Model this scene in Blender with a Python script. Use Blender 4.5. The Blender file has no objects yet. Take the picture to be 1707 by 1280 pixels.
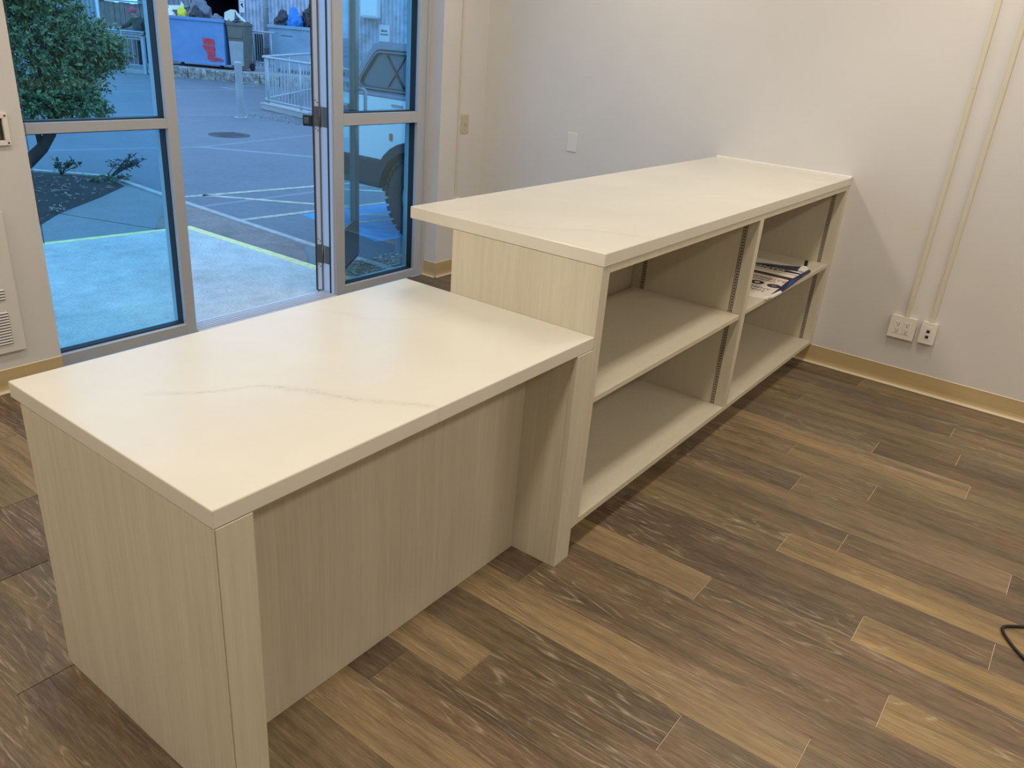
import bpy, bmesh, math, random
from mathutils import Vector, Matrix, noise

random.seed(11)
scene = bpy.context.scene
COL = scene.collection
PI = math.pi

# ------------------------------------------------------------------ camera
cam_data = bpy.data.cameras.new('camera')
cam = bpy.data.objects.new('camera', cam_data)
COL.objects.link(cam)
cam_data.sensor_fit = 'HORIZONTAL'
cam_data.sensor_width = 36.0
cam_data.lens = 27.8616
cam_data.clip_end = 300
cam_data.clip_start = 0.02
CR = (0.5985858588, -0.7975044358, 0.0753766845)
CU = (0.2812053665, 0.2973045681, 0.9124327568)
CF = (0.7500790035, 0.5249730171, -0.4022248373)
CP = (-2.003948, -1.109362, 1.629924)
cam.matrix_world = Matrix(((CR[0], CU[0], -CF[0], CP[0]), (CR[1], CU[1], -CF[1], CP[1]),
                           (CR[2], CU[2], -CF[2], CP[2]), (0, 0, 0, 1)))
scene.camera = cam

# ------------------------------------------------------------------ world (even blue dusk sky), exposure
world = bpy.data.worlds.new('dusk_sky')
scene.world = world
world.use_nodes = True
wb = world.node_tree.nodes['Background']
wb.inputs['Color'].default_value = (0.30, 0.58, 1.0, 1)
wb.inputs['Strength'].default_value = 2.1
scene.view_settings.view_transform = 'Standard'
scene.view_settings.look = 'None'
scene.view_settings.exposure = 0.0
scene.view_settings.gamma = 1.0
scene.view_settings.use_curve_mapping = False
scene.cycles.max_bounces = 10
scene.cycles.diffuse_bounces = 6
scene.cycles.transparent_max_bounces = 24

# ceiling troffers (fixture bodies are built further down)
LAMP_COLOR = (1.0, 0.89, 0.74)
LAMP_POWER = 15.5
CEIL = 2.85
LAMP_SPOTS = [(1.50, 1.4, 0.85), (-1.0, 1.4, 0.72), (-3.4, 1.4, 1.2), (1.50, -0.45, 0.95), (-1.0, -0.45, 1.1), (-3.4, -0.45, 1.0), (1.50, -2.3, 1.4), (-1.0, -2.3, 1.1)]   # x, y, dimming

# ------------------------------------------------------------------ node helpers
class NT:
    def __init__(self, name):
        self.m = bpy.data.materials.new(name)
        self.m.use_nodes = True
        self.t = self.m.node_tree
        self.t.nodes.clear()
        self.out = self.t.nodes.new('ShaderNodeOutputMaterial')
    def n(self, kind, props=None, **ins):
        nd = self.t.nodes.new('ShaderNode' + kind)
        for k, v in (props or {}).items():
            setattr(nd, k, v)
        for k, v in ins.items():
            self.set(nd, k, v)
        return nd
    def set(self, nd, k, v):
        key = k.replace('_', ' ')
        if k.startswith('i') and k[1:].isdigit():
            sock = nd.inputs[int(k[1:])]
        else:
            sock = nd.inputs[key]
        if isinstance(v, tuple) and len(v) == 2 and hasattr(v[0], 'outputs'):
            self.t.links.new(v[0].outputs[v[1]], sock)
        elif hasattr(v, 'outputs'):
            self.t.links.new(v.outputs[0], sock)
        else:
            if sock.type == 'RGBA' and len(v) == 3:
                v = (*v, 1)
            sock.default_value = v
    def math(self, op, a, b=0.0, c=None, clamp=False):
        nd = self.n('Math', {'operation': op, 'use_clamp': clamp})
        self.set(nd, 'i0', a); self.set(nd, 'i1', b)
        if c is not None: self.set(nd, 'i2', c)
        return nd
    def mix(self, fac, a, b, blend='MIX'):
        nd = self.n('MixRGB', {'blend_type': blend})
        self.set(nd, 'i0', fac); self.set(nd, 'i1', a); self.set(nd, 'i2', b)
        return nd
    def ramp(self, fac, stops):
        nd = self.n('ValToRGB'); self.set(nd, 'i0', fac)
        e = nd.color_ramp.elements
        e[0].position, e[0].color = stops[0][0], (*stops[0][1], 1)
        e[1].position, e[1].color = stops[-1][0], (*stops[-1][1], 1)
        for p, c in stops[1:-1]:
            x = e.new(p); x.color = (*c, 1)
        return nd
    def maprange(self, v, a, b, c, d, smooth=False):
        nd = self.n('MapRange', {'interpolation_type': 'SMOOTHSTEP' if smooth else 'LINEAR'})
        for k, x in zip(('i0', 'i1', 'i2', 'i3', 'i4'), (v, a, b, c, d)): self.set(nd, k, x)
        return nd
    def bsdf(self, **kw):
        b = self.n('BsdfPrincipled', None, **kw)
        self.t.links.new(b.outputs[0], self.out.inputs[0])
        return b
    def pos(self): return (self.n('NewGeometry'), 'Position')
    def objco(self): return (self.n('TexCoord'), 'Object')
    def scaled(self, co, sx, sy, sz):
        nd = self.n('Mapping'); self.set(nd, 'Vector', co); nd.inputs['Scale'].default_value = (sx, sy, sz)
        return nd
    def noise(self, co, scale=5.0, detail=3.0, rough=0.5, dist=0.0):
        return self.n('TexNoise', None, Vector=co, Scale=scale, Detail=detail, Roughness=rough, Distortion=dist)
    def bump(self, h, strength=0.2, dist=0.01):
        return self.n('Bump', None, Strength=strength, Distance=dist, Height=h)

MAT = {}
def plain(name, col, rough=0.5, metal=0.0, var=0.0, vscale=8.0, bump=0.0, spec=None, coat=0.0):
    t = NT(name)
    if var:
        nz = t.noise(t.pos(), vscale, 4, 0.6)
        c = t.mix(t.maprange(nz, 0.3, 0.7, 0, 1), tuple(x * (1 - var) for x in col), tuple(min(1, x * (1 + var)) for x in col))
    else:
        c = col
    b = t.bsdf(Base_Color=c, Roughness=rough, Metallic=metal)
    if spec is not None: b.inputs['Specular IOR Level'].default_value = spec
    if coat: b.inputs['Coat Weight'].default_value = coat
    if bump:
        t.set(b, 'Normal', t.bump(t.noise(t.pos(), vscale * 6, 4, 0.6), bump, 0.01))
    MAT[name] = t.m
    return t.m

# interior
def wall_mat():
    t = NT('wall_paint')
    nz = t.noise(t.pos(), 2.2, 3, 0.5)
    c = t.mix(t.maprange(nz, 0.35, 0.65, 0, 1), (0.655, 0.635, 0.615), (0.685, 0.665, 0.645))
    b = t.bsdf(Base_Color=c, Roughness=0.62)
    t.set(b, 'Normal', t.bump(t.noise(t.pos(), 260, 2, 0.5), 0.05, 0.003))
    MAT['wall'] = t.m
wall_mat()
plain('ceiling', (0.78, 0.77, 0.74), 0.9, var=0.03, vscale=30)
def laminate(name, base, dark):
    t = NT(name)
    p = t.pos()
    fine = t.noise(t.scaled(p, 330, 330, 7), 1.0, 4, 0.65)
    mid = t.noise(t.scaled(p, 60, 60, 1.6), 1.0, 3, 0.6)
    broad = t.noise(t.scaled(p, 9, 9, 0.7), 1.0, 2, 0.5)
    f = t.math('ADD', t.math('MULTIPLY', t.maprange(fine, 0.3, 0.7, 0, 1), 0.5), t.math('MULTIPLY', t.maprange(mid, 0.35, 0.65, 0, 1), 0.35))
    f = t.math('ADD', f, t.math('MULTIPLY', t.maprange(broad, 0.35, 0.65, 0, 1), 0.2), clamp=True)
    c = t.mix(f, dark, base)
    b = t.bsdf(Base_Color=c, Roughness=0.42)
    t.set(b, 'Normal', t.bump(fine, 0.06, 0.002))
    MAT[name] = t.m
laminate('laminate', (0.68, 0.635, 0.51), (0.54, 0.495, 0.385))
laminate('laminate_edge', (0.65, 0.605, 0.485), (0.57, 0.52, 0.405))

def quartz(name, veins, speck=(0, 0)):
    t = NT(name)
    p = t.pos()
    sep = t.n('SeparateXYZ'); t.set(sep, 'i0', p)
    X, Y = (sep, 'X'), (sep, 'Y')
    n1 = t.noise(p, 9.0, 5, 0.6)
    n2 = t.noise(p, 26.0, 5, 0.65)
    n3 = t.noise(p, 120.0, 4, 0.7)
    cloud = t.noise(p, 3.0, 4, 0.55)
    base = t.mix(t.maprange(cloud, 0.35, 0.7, 0, 1), (0.675, 0.648, 0.567), (0.715, 0.688, 0.607))
    total = None
    for pts, strength in veins:
        ys = [q[1] for q in pts]; xs = [q[0] for q in pts]
        y0, y1, x0, x1 = max(ys), min(ys), min(xs), max(xs)
        tt = t.maprange(Y, y0, y1, 0, 1)
        fc = t.n('FloatCurve'); t.set(fc, 'Value', tt)
        cv = fc.mapping.curves[0]
        prm = [((y0 - q[1]) / (y0 - y1), (q[0] - x0) / (x1 - x0)) for q in pts]
        cv.points[0].location = prm[0]; cv.points[1].location = prm[-1]
        for q in prm[1:-1]: cv.points.new(*q)
        fc.mapping.update()
        xc = t.maprange(fc, 0, 1, x0, x1)
        inside = t.math('MULTIPLY', t.maprange(Y, y0, y0 - 0.05, 0, 1), t.maprange(Y, y1 - 0.01, y1 + 0.03, 0, 1))
        for na, amp, off, w in ((n2, 0.085, 0.003, 0.0026), (n1, 0.07, -0.004, 0.0022), (n3, 0.050, 0.0, 0.0022)):
            d = t.math('SUBTRACT', X, xc)
            d = t.math('ADD', d, t.math('MULTIPLY', t.math('SUBTRACT', na, 0.5), amp))
            d = t.math('ABSOLUTE', t.math('ADD', d, off))
            m = t.maprange(d, 0.0, w, 1, 0, True)
            patch = t.maprange(t.noise(p, 28 + 200 * amp, 4, 0.7), 0.42, 0.62, 0, 1)
            m = t.math('MULTIPLY', t.math('MULTIPLY', m, patch), inside)
            soft = t.math('MULTIPLY', t.maprange(d, 0.0, 0.022, 0.16, 0, True), inside)
            m = t.math('MULTIPLY', t.math('MAXIMUM', m, soft), strength)
            total = m if total is None else t.math('MAXIMUM', total, m)
    c = t.mix(total, base, (0.36, 0.33, 0.27))
    b = t.bsdf(Base_Color=c, Roughness=0.22)
    b.inputs['Specular IOR Level'].default_value = 0.33
    MAT[name] = t.m
quartz('quartz_low', [([(-1.145, .53), (-1.057, .446), (-.973, .403), (-.935, .386), (-.879, .299), (-.84, .215), (-.798, .137), (-.733, .042), (-.706, -.008)], 0.75),
                      ([(-.51, .776), (-.433, .673), (-.396, .554), (-.241, .449), (-.134, .418)], 0.28)])
quartz('quartz_high', [([(.046, .509), (.057, .369), (.148, .266), (.23, .18), (.299, .02)], 0.4),
                       ([(.967, .722), (1.026, .489), (1.061, .366), (1.198, .211), (1.4, .02)], 0.22)])

def plank_mat():
    t = NT('vinyl_plank')
    oi = t.n('ObjectInfo')
    rnd = (oi, 'Random')
    comb = t.n('CombineXYZ'); t.set(comb, 'i0', t.math('MULTIPLY', rnd, 37.0)); t.set(comb, 'i1', t.math('MULTIPLY', rnd, 91.0)); t.set(comb, 'i2', t.math('MULTIPLY', rnd, 53.0))
    add = t.n('VectorMath', {'operation': 'ADD'}); t.set(add, 'i0', t.pos()); t.set(add, 'i1', comb)
    p = (add, 'Vector')
    fine = t.noise(t.scaled(p, 190, 16, 1), 1.0, 5, 0.7)
    streak = t.noise(t.scaled(p, 34, 1.6, 1), 1.0, 5, 0.62, 0.4)
    broad = t.noise(t.scaled(p, 11, 1.5, 1), 1.0, 4, 0.55)
    warp = t.noise(t.scaled(p, 9.0, 1.25, 1), 1.0, 2, 0.45)
    rings = t.math('FRACT', t.math('MULTIPLY', warp, 13.0))
    line = t.maprange(t.math('ABSOLUTE', t.math('SUBTRACT', rings, 0.5)), 0.36, 0.5, 0, 1)
    where = t.maprange(t.noise(t.scaled(p, 5, 1.6, 1), 1.0, 2, 0.5), 0.46, 0.62, 0, 1)
    brk = t.maprange(fine, 0.40, 0.62, 0, 1)
    line = t.math('MULTIPLY', t.math('MULTIPLY', line, where), brk)
    base = (oi, 'Color')
    c = t.mix(t.maprange(broad, 0.3, 0.7, 0, 1), (0.66, 0.68, 0.72), (1.26, 1.20, 1.08))
    c = t.mix(1.0, base, c, 'MULTIPLY')
    c = t.mix(t.maprange(streak, 0.40, 0.66, 0, 0.75), c, t.mix(1.0, c, (0.52, 0.49, 0.46), 'MULTIPLY'))
    c = t.mix(t.maprange(fine, 0.5, 0.72, 0, 0.5), c, t.mix(0.45, c, (0.50, 0.40, 0.29)))
    c = t.mix(t.maprange(fine, 0.5, 0.28, 0, 0.6), c, t.mix(1.0, c, (0.5, 0.46, 0.42), 'MULTIPLY'))
    c = t.mix(t.math('MULTIPLY', line, 0.75), c, (0.50, 0.40, 0.29))
    b = t.bsdf(Base_Color=c, Roughness=0.46)
    t.set(b, 'Normal', t.bump(t.math('ADD', fine, line), 0.10, 0.002))
    MAT['plank'] = t.m
plank_mat()
plain('joint', (0.80, 0.68, 0.48), 0.8)
def cove_mat():
    t = NT('cove_base')
    p = t.pos()
    nz = t.noise(t.scaled(p, 1.5, 1.5, 12), 1.0, 3, 0.5)
    c = t.mix(t.maprange(nz, 0.35, 0.65, 0, 1), (0.50, 0.38, 0.195), (0.57, 0.44, 0.235))
    t.bsdf(Base_Color=c, Roughness=0.38)
    MAT['cove'] = t.m
cove_mat()
plain('cove_light', (0.72, 0.62, 0.44), 0.4)
plain('caulk', (0.86, 0.85, 0.80), 0.5)
plain('aluminium', (0.50, 0.52, 0.56), 0.38, 0.2, var=0.03, vscale=3)
plain('aluminium_light', (0.58, 0.61, 0.68), 0.35, 0.2)
plain('gasket', (0.012, 0.018, 0.024), 0.6)
plain('steel_dark', (0.13, 0.125, 0.115), 0.45, 0.6, var=0.15, vscale=80)
plain('black_plastic', (0.015, 0.016, 0.02), 0.4)
plain('white_plastic', (0.80, 0.77, 0.70), 0.38)
plain('wall_plate', (0.74, 0.72, 0.69), 0.4)
plain('almond_plastic', (0.55, 0.49, 0.38), 0.42)
plain('raceway', (0.63, 0.595, 0.475), 0.4)
plain('slot_dark', (0.03, 0.025, 0.02), 0.7)
plain('standard_metal', (0.42, 0.38, 0.30), 0.4, 0.3)
plain('heater_white', (0.70, 0.68, 0.65), 0.45)
plain('cord', (0.012, 0.010, 0.010), 0.35)
plain('paper', (0.78, 0.72, 0.66), 0.5, var=0.04, vscale=20)
plain('paper_white', (0.84, 0.83, 0.76), 0.5)
plain('ink_black', (0.025, 0.022, 0.022), 0.5)
plain('ink_maroon', (0.07, 0.03, 0.028), 0.5)
plain('ink_red', (0.55, 0.09, 0.10), 0.5)
plain('navy', (0.018, 0.022, 0.10), 0.35)
plain('blue_print', (0.02, 0.07, 0.28), 0.35)
def lamp_mat():
    t = NT('lamp_diffuser')
    e = t.n('Emission', None, Color=LAMP_COLOR, Strength=4.0)
    t.t.links.new(e.outputs[0], t.out.inputs[0])
    MAT['lamp'] = t.m
lamp_mat()
def glass_mat(name, tint, refl):
    t = NT(name)
    tr = t.n('BsdfTransparent', None, Color=tint)
    gl = t.n('BsdfGlossy', None, Color=(1, 1, 1), Roughness=0.0)
    fr = t.n('Fresnel', None, IOR=1.5)
    mx = t.n('MixShader'); t.set(mx, 'i0', t.math('MULTIPLY', fr, refl)); t.set(mx, 'i1', tr); t.set(mx, 'i2', gl)
    t.t.links.new(mx.outputs[0], t.out.inputs[0])
    MAT[name] = t.m
glass_mat('glass', (0.74, 0.93, 0.98), 0.22)
plain('glass_dark', (0.15, 0.165, 0.19), 0.06, spec=0.8)

# exterior
def ground_mat(name, a, b_, scale, rough=0.85, bump=0.25, crack=0.0):
    t = NT(name)
    p = t.pos()
    big = t.noise(p, scale * 0.12, 4, 0.6)
    fine = t.noise(p, scale * 8, 3, 0.6)
    mid = t.noise(p, scale, 5, 0.65)
    f = t.math('ADD', t.math('MULTIPLY', t.maprange(big, 0.3, 0.7, 0, 1), 0.4), t.math('MULTIPLY', t.maprange(mid, 0.3, 0.7, 0, 1), 0.35))
    f = t.math('ADD', f, t.math('MULTIPLY', t.maprange(fine, 0.3, 0.7, 0, 1), 0.3), clamp=True)
    c = t.mix(f, a, b_)
    if crack:
        w = t.n('TexVoronoi', {'feature': 'DISTANCE_TO_EDGE'}); t.set(w, 'Vector', t.scaled(p, 0.16, 0.30, 1)); w.inputs['Scale'].default_value = 1.0
        c = t.mix(t.maprange(w, 0.0, 0.012, crack, 0), c, tuple(min(1, x * 2.0) for x in b_))
    b = t.bsdf(Base_Color=c, Roughness=rough)
    t.set(b, 'Normal', t.bump(t.math('ADD', fine, mid), bump, 0.01))
    MAT[name] = t.m
ground_mat('asphalt', (0.095, 0.115, 0.14), (0.17, 0.19, 0.225), 2.0, 0.62, 0.25, 0.5)
ground_mat('pad', (0.30, 0.32, 0.31), (0.74, 0.77, 0.74), 7.0, 0.9, 0.5)
ground_mat('sidewalk', (0.17, 0.19, 0.20), (0.29, 0.31, 0.32), 4.0, 0.9, 0.3)
ground_mat('dirt', (0.12, 0.10, 0.10), (0.40, 0.33, 0.31), 9.0, 0.95, 0.6)
ground_mat('mulch', (0.022, 0.022, 0.024), (0.075, 0.062, 0.055), 14.0, 0.95, 0.8)
ground_mat('concrete', (0.30, 0.30, 0.30), (0.46, 0.46, 0.45), 3.0, 0.9, 0.3)
def stone_mat():
    t = NT('stone')
    p = t.pos()
    nz = t.noise(p, 7, 6, 0.7)
    n2 = t.noise(p, 30, 3, 0.6)
    c = t.ramp(t.math('ADD', t.math('MULTIPLY', nz, 0.7), t.math('MULTIPLY', n2, 0.3)), [(0.36, (0.10, 0.10, 0.09)), (0.5, (0.25, 0.25, 0.22)), (0.62, (0.55, 0.55, 0.52))])
    b = t.bsdf(Base_Color=c, Roughness=0.95)
    t.set(b, 'Normal', t.bump(nz, 0.6, 0.03))
    MAT['stone'] = t.m
stone_mat()
plain('yellow_paint', (0.86, 0.80, 0.36), 0.7, var=0.15, vscale=20)
plain('stripe_paint', (0.50, 0.47, 0.37), 0.75, var=0.35, vscale=14)
plain('blue_paint', (0.05, 0.30, 0.58), 0.7, var=0.2, vscale=9)
plain('kerb', (0.46, 0.45, 0.43), 0.9, var=0.15, vscale=10)
plain('iron', (0.08, 0.08, 0.085), 0.6, 0.4)
plain('galvanized', (0.42, 0.47, 0.50), 0.5, 0.25, var=0.08, vscale=6)
plain('bollard_paint', (0.34, 0.37, 0.38), 0.6, 0.1, var=0.12, vscale=5)
plain('dumpster_blue', (0.14, 0.28, 0.50), 0.55, var=0.10, vscale=2.5)
plain('dumpster_grey', (0.24, 0.36, 0.46), 0.55, var=0.12, vscale=2.5)
plain('rust_red', (0.62, 0.05, 0.07), 0.6, var=0.15, vscale=12)
plain('bin_olive', (0.16, 0.15, 0.12), 0.6, var=0.1, vscale=4)
plain('bag_black', (0.02, 0.02, 0.028), 0.28)
plain('bag_grey', (0.16, 0.17, 0.20), 0.35)
plain('bag_blue', (0.03, 0.22, 0.62), 0.35)
plain('bag_yellow', (0.80, 0.75, 0.06), 0.45)
plain('cardboard', (0.78, 0.74, 0.62), 0.8)
plain('tissue', (0.85, 0.84, 0.82), 0.7)
plain('fluted', (0.50, 0.53, 0.60), 0.9, var=0.28, vscale=4, bump=0.4)
plain('dark_room', (0.02, 0.022, 0.03), 0.9)
plain('fence_wood', (0.24, 0.20, 0.165), 0.85, var=0.25, vscale=6)
plain('metal_siding', (0.34, 0.37, 0.40), 0.6, 0.1, var=0.1)
plain('cabinet_white', (0.86, 0.88, 0.86), 0.5)
plain('sign_white', (0.74, 0.74, 0.73), 0.5)
plain('truck_white', (0.84, 0.87, 0.86), 0.25, coat=0.4)
plain('canopy_grey', (0.25, 0.28, 0.36), 0.35, coat=0.3)
plain('trim_black', (0.02, 0.021, 0.024), 0.5)
plain('tyre', (0.022, 0.022, 0.024), 0.8, var=0.2, vscale=40)
plain('rim_metal', (0.35, 0.35, 0.36), 0.35, 0.7)
plain('amber', (0.6, 0.18, 0.06), 0.4)
plain('bark', (0.055, 0.045, 0.035), 0.9, var=0.3, vscale=20)
plain('twig', (0.05, 0.055, 0.05), 0.9)
def leaf_mat(name, a, b_):
    t = NT(name)
    nz = t.noise(t.pos(), 7.0, 4, 0.65)
    n2 = t.noise(t.pos(), 60.0, 2, 0.5)
    c = t.mix(t.maprange(t.math('ADD', t.math('MULTIPLY', nz, .6), t.math('MULTIPLY', n2, .4)), 0.38, 0.62, 0, 1), a, b_)
    b = t.bsdf(Base_Color=c, Roughness=0.6)
    MAT[name] = t.m
leaf_mat('leaf_dark', (0.07, 0.125, 0.06), (0.28, 0.36, 0.13))
leaf_mat('leaf_low', (0.03, 0.07, 0.04), (0.08, 0.14, 0.06))
plain('skin', (0.45, 0.28, 0.20), 0.6)
plain('jacket', (0.055, 0.065, 0.05), 0.85, var=0.6, vscale=9)
plain('trousers', (0.04, 0.04, 0.045), 0.85)
plain('cap_red', (0.62, 0.06, 0.10), 0.7)
plain('door_bronze', (0.17, 0.185, 0.19), 0.4, 0.3)

# ------------------------------------------------------------------ mesh helpers
class MB:
    def __init__(self): self.v = []; self.f = []
    def add(self, vs, fs):
        o = len(self.v); self.v += [tuple(q) for q in vs]; self.f += [tuple(i + o for i in q) for q in fs]; return self
    def box(self, x0, x1, y0, y1, z0, z1):
        vs = [(x, y, z) for z in (z0, z1) for y in (y0, y1) for x in (x0, x1)]
        return self.add(vs, [(0, 2, 3, 1), (4, 5, 7, 6), (0, 1, 5, 4), (2, 6, 7, 3), (0, 4, 6, 2), (1, 3, 7, 5)])
    def cyl(self, p0, p1, r0, r1=None, n=12, caps=True):
        r1 = r0 if r1 is None else r1
        p0, p1 = Vector(p0), Vector(p1)
        d = (p1 - p0).normalized()
        a = d.orthogonal().normalized(); b = d.cross(a)
        vs = []
        for p, r in ((p0, r0), (p1, r1)):
            for i in range(n):
                t = 2 * PI * i / n
                vs.append(p + a * (r * math.cos(t)) + b * (r * math.sin(t)))
        fs = [(i, (i + 1) % n, n + (i + 1) % n, n + i) for i in range(n)]
        if caps: fs += [tuple(range(n - 1, -1, -1)), tuple(range(n, 2 * n))]
        return self.add(vs, fs)
    def tube(self, pts, r, n=8):
        pts = [Vector(p) for p in pts]
        rs = r if isinstance(r, (list, tuple)) else [r] * len(pts)
        vs = []; a = None
        for i, p in enumerate(pts):
            d = (pts[min(i + 1, len(pts) - 1)] - pts[max(i - 1, 0)]).normalized()
            if a is None: a = d.orthogonal().normalized()
            a = (a - d * a.dot(d)).normalized(); b = d.cross(a)
            for k in range(n):
                t = 2 * PI * k / n
                vs.append(p + a * (rs[i] * math.cos(t)) + b * (rs[i] * math.sin(t)))
        fs = []
        for i in range(len(pts) - 1):
            for k in range(n):
                fs.append((i * n + k, i * n + (k + 1) % n, (i + 1) * n + (k + 1) % n, (i + 1) * n + k))
        fs += [tuple(range(n - 1, -1, -1)), tuple(range((len(pts) - 1) * n, len(pts) * n))]
        return self.add(vs, fs)
    def prism(self, poly, axis, a, b):
        n = len(poly)
        def P(q, w):
            if axis == 'x': return (w, q[0], q[1])
            if axis == 'y': return (q[0], w, q[1])
            return (q[0], q[1], w)
        vs = [P(q, a) for q in poly] + [P(q, b) for q in poly]
        fs = [(i, (i + 1) % n, n + (i + 1) % n, n + i) for i in range(n)] + [tuple(range(n - 1, -1, -1)), tuple(range(n, 2 * n))]
        return self.add(vs, fs)
    def frame(self, x0, x1, z0, z1, w, y0, y1):
        self.box(x0, x1, y0, y1, z0, z0 + w); self.box(x0, x1, y0, y1, z1 - w, z1)
        self.box(x0, x0 + w, y0, y1, z0 + w, z1 - w); self.box(x1 - w, x1, y0, y1, z0 + w, z1 - w)
        return self
    def build(self, name, mat, parent=None, bevel=0.0, smooth=False, seg=2):
        me = bpy.data.meshes.new(name)
        me.from_pydata(self.v, [], self.f)
        bm = bmesh.new(); bm.from_mesh(me)
        bmesh.ops.recalc_face_normals(bm, faces=bm.faces)
        bm.to_mesh(me); bm.free()
        me.materials.append(MAT[mat] if isinstance(mat, str) else mat)
        if smooth:
            for p in me.polygons: p.use_smooth = True
        o = bpy.data.objects.new(name, me); COL.objects.link(o)
        if parent is not None: o.parent = parent
        if bevel:
            md = o.modifiers.new('edge', 'BEVEL'); md.width = bevel; md.segments = seg; md.limit_method = 'ANGLE'
        return o

def bx(*a): return MB().box(*a)
def tag(o, label, cat=None, group=None, kind=None):
    o['label'] = label
    if cat: o['category'] = cat
    if group: o['group'] = group
    if kind: o['kind'] = kind
    return o
def struct(o, label=None):
    o['kind'] = 'structure'
    if label: o['label'] = label
    return o
def thing(name, label, cat, loc=(0, 0, 0), rotz=0.0, group=None, kind=None):
    o = bpy.data.objects.new(name, None); COL.objects.link(o)
    o.empty_display_size = 0.1
    o.location = loc; o.rotation_euler = (0, 0, rotz)
    tag(o, label, cat, group, kind)
    return o
def copy_tree(o, parent=None):
    c = o.copy(); COL.objects.link(c); c.parent = parent
    for ch in o.children: copy_tree(ch, c)
    return c
def text_mesh(name, s, size, mat, parent, loc, rot, extrude=0.0004, sx=1.0):
    cu = bpy.data.curves.new(name, 'FONT'); cu.body = s; cu.size = size; cu.extrude = extrude; cu.align_x = 'LEFT'
    cu.resolution_u = 3
    o = bpy.data.objects.new(name, cu); COL.objects.link(o)
    dg = bpy.context.evaluated_depsgraph_get()
    me = bpy.data.meshes.new_from_object(o.evaluated_get(dg))
    bpy.data.objects.remove(o); bpy.data.curves.remove(cu)
    me.materials.clear(); me.materials.append(MAT[mat])
    t = bpy.data.objects.new(name, me); COL.objects.link(t); t.parent = parent
    t.location = loc; t.rotation_euler = rot; t.scale = (sx, 1, 1)
    return t

# ================================================================== ROOM SHELL
XW, YW = 2.601, 2.5464          # right wall face, window wall face
XQ, XC = -0.4526, 2.1427        # opening between the piers
YF, YE = 2.664, 2.778           # storefront frame, inner and outer face
X0, Y0 = -4.3, -4.2
YO = 2.80
WT = 0.12

floor = struct(bx(X0, XW, Y0, 2.655, -0.05, -0.004).build('floor', 'joint'), 'wood-look vinyl plank floor in brown and tan')
# planks run along Y, 155 mm wide; joints measured row by row
PW, PX = 0.155, 0.083
JO = {-11: .30, -10: .721, -9: 1.214, -8: 1.615, -7: 2.118, -6: .094, -5: -.09, -4: -.62, -3: -.918, -2: .043, -1: -1.045, 0: -.433,
      1: -.894, 2: -1.256, 3: -.545, 4: -.718, 5: -1.25, 6: -.436, 7: -.708, 8: -.316, 9: -1.023, 10: -.607, 11: -.936, 12: -.15, 13: -.86,
      14: -1.25, 15: -.334, 16: -.7}
PLANK_L = 1.31
DK, DR, MD, OL, LT, YL, GY = (.155, .116, .078), (.190, .136, .090), (.225, .170, .112), (.235, .186, .114), (.325, .248, .148), (.325, .240, .125), (.195, .160, .115)
# tone of the plank on the +y side / the -y side of the measured joint
TONE = {-11: (MD, YL), -10: (OL, DK), -9: (DK, OL), -8: (OL, DK), -7: (LT, LT), -6: (DK, DR), -5: (LT, DR), -4: (DK, DR), -3: (LT, MD), -2: (DK, DR),
        -1: (DR, YL), 0: (LT, DR), 1: (DK, YL), 2: (DR, DR), 3: (OL, YL), 4: (DK, DR), 5: (MD, DR), 6: (GY, MD), 7: (MD, DR), 8: (MD, OL),
        9: (LT, OL), 10: (GY, DK), 11: (MD, GY), 12: (OL, OL), 13: (MD, MD), 14: (GY, MD), 15: (DK, MD), 16: (DK, DK)}
def plank_mesh(w, l):
    c = 0.0006; t = 0.004
    m = MB()
    m.add([(0, 0, -t), (w, 0, -t), (w, l, -t), (0, l, -t), (0, 0, -c), (w, 0, -c), (w, l, -c), (0, l, -c),
           (c, c, 0), (w - c, c, 0), (w - c, l - c, 0), (c, l - c, 0)],
          [(8, 9, 10, 11), (0, 1, 5, 4), (1, 2, 6, 5), (2, 3, 7, 6), (3, 0, 4, 7), (4, 5, 9, 8), (5, 6, 10, 9), (6, 7, 11, 10), (7, 4, 8, 11)])
    me = bpy.data.meshes.new('plank'); me.from_pydata(m.v, [], m.f); me.materials.append(MAT['plank']); return me
_pm = {}
rp = random.Random(4)
ALLT = (DK, DR, MD, OL, LT, GY, DR, MD)
kmin = int(math.floor((X0 - PX) / PW)); kmax = int(math.floor((XW - PX) / PW))
for k in range(kmin, kmax + 1):
    xa, xb = max(X0, PX + k * PW), min(XW, PX + (k + 1) * PW)
    if xb - xa < 0.01: continue
    j0 = JO.get(k, rp.uniform(-1.3, 0))
    n0 = int(math.floor((Y0 - j0) / PLANK_L)); n1 = int(math.ceil((2.655 - j0) / PLANK_L))
    for n in range(n0, n1):
        ya, yb = max(Y0, j0 + n * PLANK_L), min(2.655, j0 + (n + 1) * PLANK_L)
        if yb - ya < 0.02: continue
        ga = 0.0014
        w, l = round(xb - xa - 0.0002, 4), round(yb - ya - 2 * ga, 4)
        if (w, l) not in _pm: _pm[(w, l)] = plank_mesh(w, l)
        o = bpy.data.objects.new('plank', _pm[(w, l)]); COL.objects.link(o)
        o.parent = floor; o.location = (xa, ya + ga, 0)
        tone = TONE[k][0] if (k in TONE and n == 0) else TONE[k][1] if (k in TONE and n == -1) else rp.choice(ALLT)
        f = rp.uniform(0.93, 1.07)
        o.color = (tone[0] * f * 0.97, tone[1] * f * 0.93, tone[2] * f * 0.86, 1)

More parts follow.
